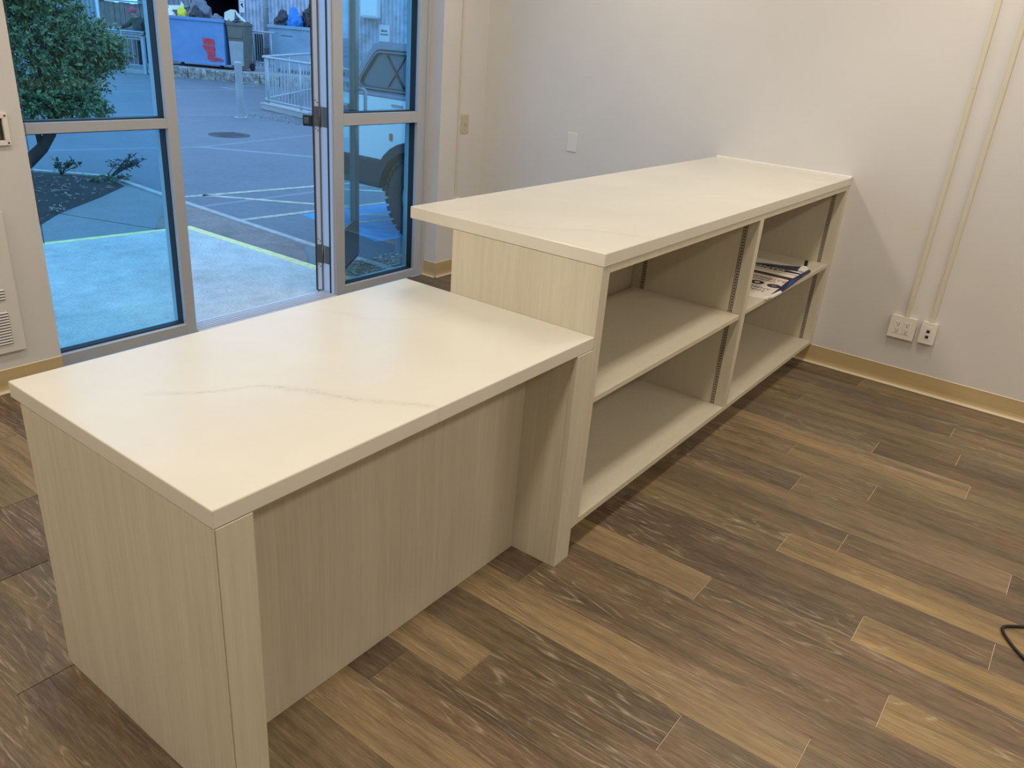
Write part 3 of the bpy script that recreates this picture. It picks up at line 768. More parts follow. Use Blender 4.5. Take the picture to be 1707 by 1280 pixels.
# mulch bed, gently mounded
mb_ = MB()
bed = [(-2.5, 5.85), (0.20, 5.52), (0.78, 5.56), (1.17, 5.97), (1.75, 6.40), (2.22, 6.80), (2.29, 7.25), (1.82, 7.88), (1.26, 8.12), (0.4, 8.30), (-2.5, 8.30)]
cxm, cym = 0.6, 7.0
rings = [(1.0, -0.060), (0.93, -0.035), (0.75, 0.0), (0.45, 0.02), (0.05, 0.03)]
vs = []
for s, z in rings:
    for q in bed: vs.append((cxm + (q[0] - cxm) * s, cym + (q[1] - cym) * s, z + random.uniform(-.006, .006) * (s < 1)))
nb = len(bed)
fs = []
for i in range(len(rings) - 1):
    for k in range(nb): fs.append((i * nb + k, i * nb + (k + 1) % nb, (i + 1) * nb + (k + 1) % nb, (i + 1) * nb + k))
fs.append(tuple(range((len(rings) - 1) * nb, len(rings) * nb)))
mb_.add(vs, fs)
mo = struct(mb_.build('ground_bed', 'mulch', None, smooth=True), 'dark mulched planting bed outside the window')
# bark chips and leaf litter
lit = MB(); rl = random.Random(9)
for i in range(420):
    a = rl.random(); q0, q1 = rl.choice(bed[1:9]), rl.choice(bed[1:9])
    s = rl.uniform(0.5, 1.02)
    bx_ = q0[0] * a + q1[0] * (1 - a); by_ = q0[1] * a + q1[1] * (1 - a)
    x, y = cxm + (bx_ - cxm) * s, cym + (by_ - cym) * s
    r = rl.uniform(0.012, 0.035); t = rl.uniform(0, PI); zz = 0.012 if s < 0.9 else -0.02
    c, sn = math.cos(t) * r, math.sin(t) * r
    lit.add([(x - c, y - sn, zz), (x + sn * .4, y - c * .4, zz + 0.008), (x + c, y + sn, zz + rl.uniform(0, .015)), (x - sn * .4, y + c * .4, zz + 0.004)], [(0, 1, 2), (0, 2, 3)])
lo = lit.build('leaf_litter', 'fence_wood'); tag(lo, 'scattered bark chips and dry leaves on the planting bed', 'litter', kind='stuff')

def stripe(pts, w, label, mat='stripe_paint'):
    m = MB()
    for i in range(len(pts) - 1):
        a, b = Vector(pts[i]), Vector(pts[i + 1]); d = (b - a); n = Vector((-d.y, d.x)).normalized() * (w / 2)
        m.prism([(a.x + n.x, a.y + n.y), (b.x + n.x, b.y + n.y), (b.x - n.x, b.y - n.y), (a.x - n.x, a.y - n.y)], 'z', GZ, GZ + 0.003)
    o = m.build('road_marking', mat); struct(o, label); return o
slab_b = slab('road_marking', [(2.72, 3.72), (5.2, 3.5), (5.2, 4.72), (2.86, 4.88)], GZ, GZ + 0.0015, 'blue_paint'); struct(slab_b, 'blue painted parking symbol area')
stripe([(2.40, 6.10), (3.86, 5.90), (6.5, 5.6)], 0.07, 'worn yellow parking line farthest from the door')
stripe([(2.62, 6.08), (3.25, 5.20), (3.55, 4.88)], 0.07, 'worn yellow diagonal hatch line on the asphalt')
stripe([(2.25, 4.985), (3.05, 4.93), (4.4, 4.80)], 0.07, 'worn yellow parking line nearest the kerb')
stripe([(3.9, 5.75), (4.5, 5.15), (4.75, 4.85)], 0.07, 'worn yellow diagonal hatch line beneath the truck')
stripe([(3.22, 4.62), (3.40, 4.52), (3.62, 4.33)], 0.045, 'pale stroke of the painted parking symbol')
stripe([(2.95, 4.34), (3.15, 4.33), (3.45, 4.25)], 0.045, 'pale curved stroke of the painted parking symbol')
mh = thing('manhole_cover', 'round dark iron manhole cover in the asphalt', 'manhole cover', (5.45, 9.66, GZ))
MB().cyl((0, 0, 0), (0, 0, 0.006), 0.30, n=28).build('lid', 'iron', mh)
for i in range(6): bx(-0.22, 0.22, -0.2 + i * 0.075, -0.18 + i * 0.075, 0.006, 0.010).build('rib', 'iron', mh)

# ================================================================== OUTSIDE: PLANTS
tree = thing('evergreen_shrub', 'dark green feathery evergreen outside the left window', 'shrub', (1.33, 7.35, -0.02))
def tp(m, name, mat, smooth=True): 
    o = m.build(name, mat, None, smooth=smooth); o.parent = tree; o.location = (-1.33, -7.35, 0.02); return o
tr = MB(); tr.tube([(1.33, 7.35, -0.05), (1.42, 7.33, 0.06), (1.56, 7.31, 0.15), (1.70, 7.30, 0.27), (1.80, 7.30, 0.40), (1.90, 7.32, 0.66), (1.95, 7.36, 0.95)], [.075, .066, .060, .055, .05, .04, .02], 10)
tp(tr, 'trunk', 'bark')
rb = random.Random(5)
for base, tip in (((1.56, 7.31, .15), (1.15, 7.5, 1.2)), ((1.80, 7.30, .40), (2.35, 7.15, 1.0)), ((1.85, 7.31, .5), (1.6, 7.0, 1.3)), ((1.80, 7.3, .4), (2.15, 7.45, .72)), ((1.70, 7.3, .27), (1.75, 7.55, .9)), ((1.42, 7.33, .06), (1.0, 7.2, .9))):
    a, b = Vector(base), Vector(tip); pts = [a.lerp(b, i / 5) + Vector((rb.uniform(-.04, .04), rb.uniform(-.04, .04), 0.10 * math.sin(PI * i / 5))) * (0 < i < 5) for i in range(6)]
    tp(MB().tube(pts, [.03, .026, .022, .018, .013, .007], 7), 'branch', 'bark')
lv = MB()
blobs = [((1.55, 7.35, 1.20), .52, 1.0), ((2.18, 7.22, 1.22), .36, .9), ((2.02, 7.25, .92), .38, .8), ((1.90, 7.4, 1.62), .45, 1.0), ((1.25, 7.5, 1.70), .65, 1.2), ((1.15, 7.35, 1.02), .45, .7),
         ((2.38, 7.2, 1.16), .22, .45), ((2.05, 7.1, .70), .20, .25), ((2.30, 7.2, .62), .09, .05), ((1.75, 7.15, .72), .22, .3), ((1.5, 7.2, .72), .25, .3), ((1.75, 7.25, 1.95), .5, .8)]
tw = sum(b[2] for b in blobs); NL = 42000
for (c, r, wgt) in blobs:
    n = int(NL * wgt / tw)
    for i in range(n // 5):
        d = Vector((rb.gauss(0, 1), rb.gauss(0, 1), rb.gauss(0, 1))).normalized()
        q = Vector(c) + Vector((d.x, d.y * .85, d.z * .9)) * (r * (rb.random() ** 0.45) * (0.86 + 0.3 * noise.noise(Vector(c) * 3 + d * 2.2)))
        ax = (d + Vector((rb.uniform(-.7, .7), rb.uniform(-.7, .7), rb.uniform(-.3, .9)))).normalized()
        for j in range(5):                      # a sprig of five leaves
            o_ = q + ax * (j * 0.014)
            sd = ax.orthogonal().normalized(); sd = Matrix.Rotation(rb.uniform(0, 2 * PI), 3, ax) @ sd
            ld = (sd + ax * 0.7).normalized(); l = rb.uniform(.028, .055); w_ = l * .24
            u = ld.cross(ax).normalized() * w_
            lv.add([o_, o_ + ld * l * .5 + u, o_ + ld * l, o_ + ld * l * .5 - u], [(0, 1, 2, 3)])
fo = tp(lv, 'foliage', 'leaf_dark', False); fo['kind'] = 'stuff'
# low plants in the bed
def twig_plant(name, label, loc, n, h, spread, lean, leaf, mat, seed, nl, side=0):
    r = random.Random(seed); root = thing(name, label, 'plant', loc)
    st = MB(); lf = MB()
    for i in range(n):
        a = r.uniform(0, 2 * PI); tipv = Vector((math.cos(a) * spread * r.uniform(.3, 1) + lean[0] * r.uniform(.5, 1), math.sin(a) * spread * r.uniform(.3, 1) + lean[1] * r.uniform(.5, 1), h * r.uniform(.55, 1)))
        pts = [Vector((tipv.x * s, tipv.y * s, tipv.z * (s ** .8))) + Vector((r.uniform(-.01, .01), r.uniform(-.01, .01), 0)) * (s > 0) for s in (0, .3, .6, .85, 1)]
        st.tube(pts, [.005, .004, .0032, .0025, .0015], 5)
        for k in range(side):
            sgm = r.uniform(.25, .95); b0 = pts[1].lerp(pts[4], sgm); e0 = b0 + Vector((r.uniform(-.07, .09), r.uniform(-.07, .07), r.uniform(-.03, .07)))
            st.tube([b0, b0.lerp(e0, .5) + Vector((0, 0, .008)), e0], [.0025, .002, .001], 4)
            for q_ in range(3):
                p = b0.lerp(e0, r.uniform(.3, 1)); d = Vector((r.uniform(-1, 1), r.uniform(-1, 1), r.uniform(-.6, 1))).normalized(); l = leaf * r.uniform(.6, 1.2); u = d.orthogonal().normalized() * l * .3
                lf.add([p, p + d * l * .5 + u, p + d * l, p + d * l * .5 - u], [(0, 1, 2, 3)])
        for k in range(nl):
            s = r.uniform(.3, 1); p = pts[1].lerp(pts[4], s); d = Vector((r.uniform(-1, 1), r.uniform(-1, 1), r.uniform(-.2, 1))).normalized()
            l = leaf * r.uniform(.6, 1.2); u = d.orthogonal().normalized() * l * .3
            lf.add([p, p + d * l * .5 + u, p + d * l, p + d * l * .5 - u], [(0, 1, 2, 3)])
    st.build('stem', 'twig', root, smooth=True); f = lf.build('leaf', mat, root); f['kind'] = 'stuff'
twig_plant('twiggy_shrub', 'small bare twiggy shrub leaning over the kerb', (2.20, 7.10, -0.05), 9, .25, .10, (.42, .02), .026, 'twig', 3, 6, 9)
twig_plant('leafy_plant', 'low green leafy plant at the far side of the bed', (1.90, 7.42, -0.02), 9, .17, .14, (.08, 0), .06, 'leaf_low', 6, 9)
twig_plant('ground_ivy', 'flat green creeper along the bed edge', (2.12, 6.95, -0.035), 16, .05, .26, (0, 0), .045, 'leaf_low', 8, 8)

# ================================================================== OUTSIDE: FAR YARD (its own axes: x along the yard wall, y away)
UA = (10.705, 19.527); UD = (0.46712, -0.88419); UN = (0.88419, 0.46712)
UR = math.atan2(UD[1], UD[0])
def W(u, v, z=0.0): return (UA[0] + u * UD[0] + v * UN[0], UA[1] + u * UD[1] + v * UN[1], z)
def yard(name, label, cat, u, v, z, group=None, kind=None): return thing(name, label, cat, W(u, v, z), UR, group, kind)
PZ = 0.20
pl = yard('terrain_platform', 'raised concrete yard carrying the waste containers', None, 0, 0, 0, kind='structure')
bx(-0.75, 14, 0.22, 14, -0.3, PZ).build('deck', 'concrete', pl)
# retaining wall: individual rough blocks in front of the deck
rwl = yard('wall_yard', 'low rough stone retaining wall along the yard', None, 0, 0, 0, kind='structure')
rs = random.Random(21); u = -0.75
while u < 9.0:
    l = rs.uniform(0.45, 0.85)
    m = bx(u, u + l - 0.012, rs.uniform(-0.02, 0.015), 0.22, -0.3, PZ + rs.uniform(-0.03, 0.015))
    m.build('stone_block', 'stone', rwl, 0.02); u += l
bld = yard('building_fluted', 'fluted concrete-block building behind the yard', 'building', 0.45, 3.0, 0)
fl = MB()
prof = []
u = 0.0
while u < 9.5:
    prof += [(u, 0.0), (u + 0.055, 0.0), (u + 0.068, 0.035), (u + 0.100, 0.035)]; u += 0.113
prof += [(9.6, 0.0), (9.6, 1.2), (0.0, 1.2)]
fl.prism(prof, 'z', -0.3, 4.2)
fl.build('wall', 'fluted', bld)
for z in (0.55, 1.15, 1.75, 2.35): bx(0.0, 9.5, 0.036, 0.039, z, z + 0.012).build('mortar_joint', 'dark_room', bld)
bx(-1.65, 0.0, 0.0, 0.4, 2.3, 4.2).build('lintel', 'fluted', bld)
bx(-1.65, 0.0, 3.0, 3.2, -0.3, 2.4).build('bay_rear_wall', 'dark_room', bld)
bx(-1.65, 0.0, 0.2, 3.2, 2.28, 2.40).build('bay_ceiling', 'dark_room', bld)
bx(-0.02, 0.02, 0.05, 3.1, -0.3, 2.4).build('bay_side_wall', 'dark_room', bld)
bx(-1.65, -1.55, 0.3, 3.1, -0.3, 2.4).build('bay_side_wall', 'dark_room', bld)
# dark barred vent in the building wall
vt = yard('barred_vent', 'dark vent with vertical bars low in the fluted wall', 'vent', 0.98, 2.99, 0.37)
bx(-0.16, 0.16, -0.02, 0.0, 0, 0.72).build('opening', 'dark_room', vt)
for i in range(5): MB().cyl((-0.13 + i * 0.065, -0.03, 0), (-0.13 + i * 0.065, -0.03, 0.72), 0.009, n=6).build('bar', 'galvanized', vt)
dp = yard('drain_pipe', 'grey vertical drain pipe on the fluted wall', 'pipe', 1.28, 2.92, PZ)
MB().cyl((0, 0, 0), (0, 0, 3.6), 0.055).build('pipe', 'bollard_paint', dp, smooth=True)
for z in (0.6, 1.6, 2.6): bx(-0.075, 0.075, -0.03, 0.06, z, z + 0.03).build('bracket', 'galvanized', dp)
sg = yard('arrow_sign', 'narrow white sign with a dark emblem on the fluted wall', 'sign', 0.575, 2.97, 1.62)
bx(-0.075, 0.075, -0.015, 0.0, 0, 0.40).build('board', 'sign_white', sg)
MB().prism([(-0.045, 0.20), (0.0, 0.26), (0.03, 0.24), (0.02, 0.19), (0.045, 0.15), (0.02, 0.13), (-0.01, 0.17)], 'y', -0.018, -0.015).build('emblem', 'ink_black', sg)
bx(-0.05, 0.05, -0.018, -0.015, 0.29, 0.30).build('print_line', 'ink_black', sg)
eb = yard('electrical_cabinet', 'pale electrical cabinet mounted on the fluted wall behind the truck', 'cabinet', 4.55, 2.95, 1.78)
bx(-0.33, 0.16, -0.28, 0.05, 0, 0.9).build('body', 'cabinet_white', eb, 0.01)
bx(-0.31, 0.14, -0.295, -0.281, 0.03, 0.87).build('door', 'cabinet_white', eb, 0.005)
bx(-0.36, 0.20, -0.30, 0.05, -0.035, 0).build('base_flange', 'galvanized', eb)
ns = yard('notice_sign', 'white notice sign with two lines of dark print below the cabinet', 'sign', 4.84, 2.97, 1.17)
bx(-0.155, 0.155, -0.015, 0.0, 0, 0.44).build('board', 'sign_white', ns)
for (x0, x1, z0, z1) in ((-0.09, -0.045, .25, .31), (-0.035, 0.0, .25, .30), (.01, .045, .25, .30), (.055, .085, .25, .30)): bx(x0, x1, -0.018, -0.015, z0, z1).build('print_mark', 'navy', ns)
for i in range(7): bx(-0.115 + i * .034, -0.09 + i * .034, -0.018, -0.015, .165, .205).build('print_mark', 'navy', ns)

def dumpster(name, label, u0, u1, v0, depth, h, mat):
    w = u1 - u0
    d = yard(name, label, 'dumpster', (u0 + u1) / 2, v0, PZ)
    z0, z1 = 0.12, h
    hw = w / 2; wl = 0.004
    def shell(i):  # tapered: lower edge slightly tucked in
        return [(-hw + 0.02 + i, 0.02 + i, z0 + (0.01 if i else 0)), (hw - 0.02 - i, 0.02 + i, z0 + (0.01 if i else 0)), (hw - 0.02 - i, depth - 0.12 - i, z0 + (0.01 if i else 0)), (-hw + 0.02 + i, depth - 0.12 - i, z0 + (0.01 if i else 0)),
                (-hw + i, i, z1), (hw - i, i, z1), (hw - i, depth - i, z1), (-hw + i, depth - i, z1)]
    m = MB(); a = shell(0.0); b = shell(0.02)
    m.add(a + b, [(0, 3, 2, 1), (0, 1, 5, 4), (1, 2, 6, 5), (2, 3, 7, 6), (3, 0, 4, 7), (8, 9, 10, 11), (8, 12, 13, 9), (9, 13, 14, 10), (10, 14, 15, 11), (11, 15, 12, 8), (4, 5, 13, 12), (5, 6, 14, 13), (6, 7, 15, 14), (7, 4, 12, 15)])
    m.build('body', mat, d)
    r = MB(); r.box(-hw - 0.03, hw + 0.03, -0.035, 0.03, z1 - 0.07, z1 + 0.01); r.box(-hw - 0.03, hw + 0.03, depth - 0.03, depth + 0.03, z1 - 0.07, z1 + 0.01)
    r.box(-hw - 0.03, -hw + 0.02, 0.03, depth - 0.03, z1 - 0.07, z1 + 0.01); r.box(hw - 0.02, hw + 0.03, 0.03, depth - 0.03, z1 - 0.07, z1 + 0.01)
    r.build('rim', mat, d, 0.008)
    bx(-hw + 0.01, hw - 0.01, -0.005, 0.05, z0 - 0.02, z0 + 0.05).build('bottom_rail', mat, d, 0.006)
    for s in (-1, 1):
        bx(*sorted((s * (hw + 0.0), s * (hw + 0.028))), 0.25, depth - 0.35, 0.55, 0.70).build('fork_pocket', mat, d, 0.01)
        for y in (0.15, depth - 0.3):
            c = MB(); c.cyl((s * (hw - 0.2) - 0.03, y, 0.061), (s * (hw - 0.2) + 0.03, y, 0.061), 0.06, n=14)
            co_ = c.build('caster', 'tyre', d); bx(s * (hw - 0.2) - 0.04, s * (hw - 0.2) + 0.04, y - 0.03, y + 0.03, 0.09, z0 + 0.01).build('fork', 'iron', co_)
    bx(-hw + 0.03, hw - 0.03, 0.03, depth - 0.13, z1 - 0.30, z1 - 0.20).build('load', 'bag_black', d)
    return d
d1 = dumpster('dumpster', 'blue dumpster with a red paint patch standing on the yard wall', -0.62, 1.35, 0.28, 1.25, 1.21, 'dumpster_blue')
def patch(poly, nm='paint_patch'):
    o = MB().prism(poly, 'y', -0.004, 0.022).build(nm, 'rust_red', d1); return o
cu = (-0.62 + 1.35) / 2
def loc(q): return [(a - cu, z - PZ) for a, z in q]
patch(loc([(.74, .955), (.80, .935), (.90, .945), (1.00, .93), (1.06, .92), (1.075, .80), (1.00, .79), (.86, .80), (.76, .805), (.755, .88)]))
patch(loc([(.73, .785), (.79, .775), (.86, .78), (.95, .765), (1.05, .77), (1.07, .70), (1.05, .63), (1.06, .56), (1.04, .50), (1.05, .46), (.97, .44), (.90, .46), (.86, .44), (.84, .50), (.86, .54), (.83, .58), (.84, .64), (.79, .65), (.77, .68), (.75, .72)]))
patch(loc([(.85, .44), (.95, .425), (1.06, .44), (1.10, .40), (1.0, .385), (.90, .40)]))
patch(loc([(1.04, .50), (1.14, .475), (1.26, .455), (1.28, .44), (1.15, .45), (1.05, .47)]))
patch(loc([(1.06, .455), (1.15, .435), (1.29, .415), (1.22, .40), (1.10, .42)]))
d2 = dumpster('dumpster', 'grey dumpster with blue and black bags next to the drain pipe', 2.16, 4.1, 1.2, 1.25, 1.18, 'dumpster_grey')
bx(-0.62, -0.30, -0.001, 0.03, 0.93, 0.945).build('weld_seam', 'iron', d2)

def lumpy(name, label, cat, u, v, z, sx, sy, sz, mat, seed, group=None, knot=True):
    bm = bmesh.new(); bmesh.ops.create_icosphere(bm, subdivisions=4, radius=1.0)
    off = Vector((seed * 3.1, seed * 1.7, seed * 0.9))
    for q in bm.verts:
        n = q.co.normalized()
        k = 1 + 0.25 * noise.noise(n * 1.6 + off) + 0.16 * (0.5 - abs(noise.noise(n * 3.6 + off))) * 2 + 0.10 * (0.5 - abs(noise.noise(n * 8.0 + off))) * 2 - 0.2
        if knot and n.z > 0.8: k += (n.z - 0.8) * 1.4
        zz = n.z * k
        q.co = Vector((n.x * k * sx, n.y * k * sy, max(zz, -0.55) * sz + 0.55 * sz))
    me = bpy.data.meshes.new(name); bm.to_mesh(me); bm.free()
    me.materials.append(MAT[mat])
    for p in me.polygons: p.use_smooth = True
    o = bpy.data.objects.new(name, me); COL.objects.link(o); o.location = W(u, v, z); o.rotation_euler = (0, 0, UR)
    return tag(o, label, cat, group)
HT = 1.21 + PZ - 0.20
lumpy('garbage_bag', 'large grey-blue garbage bag heaped on the blue dumpster', 'garbage bag', 0.34, 1.02, HT + 0.02, .34, .30, .38, 'bag_grey', 1)
lumpy('garbage_bag', 'black garbage bag beside the yellow bag on the blue dumpster', 'garbage bag', 0.52, 0.50, HT + 0.04, .21, .16, .24, 'bag_black', 2)
lumpy('garbage_bag', 'small yellow bag on the edge of the blue dumpster', 'garbage bag', 0.14, 0.42, HT + 0.15, .12, .10, .17, 'bag_yellow', 3)
lumpy('garbage_bag', 'crumpled white plastic bag at the left of the blue dumpster', 'garbage bag', -0.22, 0.45, HT + 0.08, .15, .12, .17, 'tissue', 4)
lumpy('garbage_bag', 'small grey bag near the corner of the blue dumpster', 'garbage bag', 1.06, 0.50, HT + 0.08, .18, .14, .14, 'bag_grey', 5)
H2 = 1.18 + PZ - 0.20
lumpy('garbage_bag', 'wrinkled dark bag at the pipe end of the grey dumpster', 'garbage bag', 2.44, 1.50, H2 + 0.08, .24, .20, .30, 'bag_black', 6)
lumpy('garbage_bag', 'bright blue bag hanging over the grey dumpster rim', 'garbage bag', 2.82, 1.40, H2 + 0.12, .21, .16, .32, 'bag_blue', 7)
lumpy('garbage_bag', 'big black bag right of the blue bag on the grey dumpster', 'garbage bag', 3.26, 1.72, H2 + 0.08, .32, .28, .44, 'bag_black', 8)
cb = yard('cardboard_box', 'open white cardboard box among the bags on the blue dumpster', 'box', -0.10, 0.66, HT + 0.14)
bx(-0.16, 0.16, -0.12, 0.12, 0, 0.22).build('body', 'fence_wood', cb)
MB().prism([(-0.21, 0.30), (0.20, 0.33), (0.18, 0.22), (-0.15, 0.20)], 'y', -0.14, -0.125).build('flap', 'tissue', cb)
MB().prism([(0.08, 0.22), (0.13, 0.42), (0.20, 0.34), (0.19, 0.22)], 'y', -0.05, -0.035).build('flap', 'tissue', cb)
# wheeled bin beside the blue dumpster
wb_ = yard('wheeled_bin', 'tall dark olive wheeled bin beside the blue dumpster', 'bin', 1.64, 0.36, PZ)
m = MB(); m.add([(-.19, .02, .06), (.19, .02, .06), (.19, .42, .06), (-.19, .42, .06), (-.235, -.04, 1.10), (.235, -.04, 1.10), (.235, .50, 1.10), (-.235, .50, 1.10)], [(0, 3, 2, 1), (0, 1, 5, 4), (1, 2, 6, 5), (2, 3, 7, 6), (3, 0, 4, 7), (4, 5, 6, 7)])
m.build('body', 'bin_olive', wb_, 0.015)
MB().prism([(-.06, 1.10), (.52, 1.10), (.52, 1.14), (.20, 1.22), (-.06, 1.16)], 'x', -.25, .25).build('lid', 'bin_olive', wb_, 0.01)
MB().prism([(-.17, .12), (.17, .12), (.20, .72), (-.20, .72)], 'y', -.045, .03).build('front_panel', 'bollard_paint', wb_, 0.02)
bx(-.2, .2, -.05, -.03, .80, 1.04).build('label_panel', 'bin_olive', wb_, 0.01)
for s in (-1, 1): MB().cyl((s * .21, .38, .101), (s * .26, .38, .101), 0.10, n=16).build('wheel', 'tyre', wb_)
MB().tube([(-.2, .54, 1.05), (.2, .54, 1.05)], .015, 8).build('handle', 'tyre', wb_)
bb = yard('paper_heap', 'torn white cardboard sheet lying on the wheeled bin', 'cardboard', 1.63, 0.36, PZ + 1.225)
MB().prism([(-.24, .0), (-.22, .17), (-.05, .25), (.06, .25), (.04, .02), (-.05, -.03), (-.12, .02), (-.16, -.03)], 'y', -.10, -.075).build('sheet', 'cardboard', bb)
MB().prism([(.05, .25), (.12, .17), (.33, -.01), (.28, -.015), (.08, .12)], 'y', -.06, -.03).build('flap', 'tissue', bb)
bx(-.10, .10, -.074, .22, .03, .13).build('box', 'bin_olive', bb)
bp2 = yard('utility_post', 'short dark square post in front of the grey dumpster', 'post', 2.26, 0.80, PZ)
bx(-.045, .045, -.045, .045, 0, .58).build('post', 'iron', bp2, 0.008); bx(-.055, .055, -.055, .055, .58, .60).build('cap', 'iron', bp2)
def railing(r, L, z0, z1, nb, posts, extra=(), matl='galvanized', rr=0.018):
    for x in posts: MB().cyl((x, 0, z0 - 0.12), (x, 0, z1), rr * 1.1, n=8).build('post', matl, r, smooth=True)
    MB().cyl((-0.04, 0, z1), (L + 0.04, 0, z1), rr * 1.25, n=8).build('top_rail', matl, r, smooth=True)
    MB().cyl((0, 0, z0), (L, 0, z0), rr, n=8).build('bottom_rail', matl, r, smooth=True)
    for z in extra: MB().cyl((0, 0, z), (L, 0, z), rr * .8, n=8).build('mid_rail', matl, r, smooth=True)
    zt = min(extra) if extra else z1
    for i in range(nb):
        x = L * (i + 0.5) / nb
        MB().cyl((x, 0, z0), (x, 0, zt), rr * 0.42, n=6, caps=False).build('baluster', matl, r, smooth=True)
r1 = yard('yard_railing', 'short galvanized railing between wheeled bin and grey dumpster', 'railing', 1.50, 1.02, 0)
railing(r1, 0.86, 0.42, 1.19, 0, (0.30, 0.80))
# railing and low ramp wall at the left end of the yard
r2 = yard('yard_railing', 'galvanized railing behind the evergreen with the person beyond', 'railing', -4.6, 0.10, 0)
railing(r2, 3.75, 0.13, 0.95, 30, (0.4, 1.78, 3.15), (0.90, 0.84, 0.77))
st = yard('terrain_step', 'low concrete ramp edge below the railing', None, 0, 0, 0, kind='structure')
bx(-6.0, -0.76, 0.0, 0.20, -0.3, 0.02).build('lower_edge', 'concrete', st); bx(-6.0, -0.76, 0.30, 0.55, -0.3, 0.10).build('upper_edge', 'concrete', st)
ep = yard('end_post', 'pale square post closing the railing', 'post', -0.80, 0.02, -0.07)
bx(-.04, .04, -.04, .04, 0, .88).build('post', 'galvanized', ep, 0.006); bx(-.05, .05, -.05, .05, .88, .90).build('cap', 'galvanized', ep)
fe = yard('wooden_fence', 'weathered board fence behind the person', 'fence', -4.66, 4.0, -0.07)
rf = random.Random(2); u = 0.0
while u < 3.0:
    bwd = rf.uniform(.15, .19); bx(u, u + bwd - 0.014, rf.uniform(-.02, .012), .03, 0, 1.70 + rf.uniform(-.02, .02)).build('board', 'fence_wood', fe); u += bwd
for z in (.35, 1.45): bx(0, 3.0, .031, .07, z, z + .09).build('rail', 'fence_wood', fe)
for x in (0.0, 1.5, 2.9): bx(x, x + .10, .071, .17, 0, 1.75).build('post', 'fence_wood', fe)
bx(-.02, 3.02, -.05, .06, 1.72, 1.76).build('cap_rail', 'bollard_paint', fe)
mw = yard('building_siding', 'pale metal-sided building wall left of the fence', 'building', -8.5, 4.1, -0.07)
prof = []; u = 0.0
while u < 3.7: prof += [(u, 0.0), (u + .06, 0.0), (u + .075, .03), (u + .12, .03)]; u += 0.135
prof += [(3.75, 0), (3.75, .3), (0, .3)]
MB().prism(prof, 'z', 0, 4).build('siding', 'metal_siding', mw); bx(3.70, 3.80, -.04, 0.0, 0, 4).build('corner_trim', 'cabinet_white', mw)
mw2 = yard('metal_shed', 'pale ribbed metal wall above the board fence', 'building', -4.6, 6.0, -0.07)
prof = []; u = 0.0
while u < 2.9: prof += [(u, 0.0), (u + .08, 0.0), (u + .10, .03), (u + .15, .03)]; u += 0.17
prof += [(3.1, 0), (3.1, .3), (0, .3)]
MB().prism(prof, 'z', 0, 4).build('siding', 'metal_siding', mw2); bx(-.02, 3.1, -.03, 0, 3.9, 4.05).build('fascia', 'cabinet_white', mw2)

# bollard and the near ramp with its railings
bo = thing('bollard', 'grey-blue steel bollard standing alone on the asphalt', 'bollard', (6.963, 11.464, GZ))
b = MB(); b.cyl((0, 0, 0), (0, 0, 0.90), 0.064, n=18); b.cyl((0, 0, 0.90), (0, 0, 0.925), 0.064, 0.035, n=18); b.build('pipe', 'bollard_paint', bo, smooth=False)
MB().cyl((0, 0, 0), (0, 0, 0.012), 0.11, n=18).build('base_plate', 'kerb', bo)
RD = math.atan2(-0.98793, -0.15492)
rk = thing('ramp_kerb', 'concrete upstand of the access ramp below its railing', 'kerb', (8.209, 12.523, GZ), RD)
bx(-0.05, 5.5, 0.0, 0.20, 0, 0.10).build('upstand', 'concrete', rk, 0.01); bx(-0.06, 5.5, -0.01, 0.21, 0.10, 0.12).build('coping', 'kerb', rk)
r3 = thing('ramp_railing', 'galvanized ramp railing nearest the bollard', 'railing', (8.209 + 0.09, 12.523 - 0.02, GZ + 0.12), RD)
railing(r3, 5.2, 0.06, 0.83, 46, (0.10, 1.30, 2.5, 3.7, 5.1))
r4 = thing('ramp_railing', 'galvanized ramp railing turning away from the ramp corner', 'railing', (8.40, 12.66, GZ + 0.12), math.atan2(1.75, 2.6))
railing(r4, 5.0, 0.06, 0.83, 44, (0.10, 1.60, 3.2, 4.9))
gv = MB(); rg = random.Random(14)
for i in range(160):
    x, y, s = 7.55 + rg.uniform(-.3, .25), 10.9 + rg.uniform(-.9, .9), rg.uniform(.006, .018)
    gv.add([(x + q[0] * s, y + q[1] * s, GZ + (q[2] + .6) * s * .6) for q in icos], icof)
tag(gv.build('gravel', 'dirt'), 'loose stones and leaves below the ramp kerb', 'gravel', kind='stuff')
gv = MB()
for i in range(320):
    x, y, s = rg.uniform(1.80, 2.55), rg.uniform(2.86, 3.32), rg.uniform(.005, .016)
    gv.add([(x + q[0] * s, y + q[1] * s, -0.050 + (q[2] + .6) * s * .6) for q in icos], icof)
tag(gv.build('gravel', 'kerb'), 'small stones scattered below the sidelight', 'gravel', kind='stuff')

# ================================================================== PICKUP
tk = thing('pickup_truck', 'white pickup truck with grey canopy parked outside the sidelight', 'truck', (3.0, 3.56, GZ))
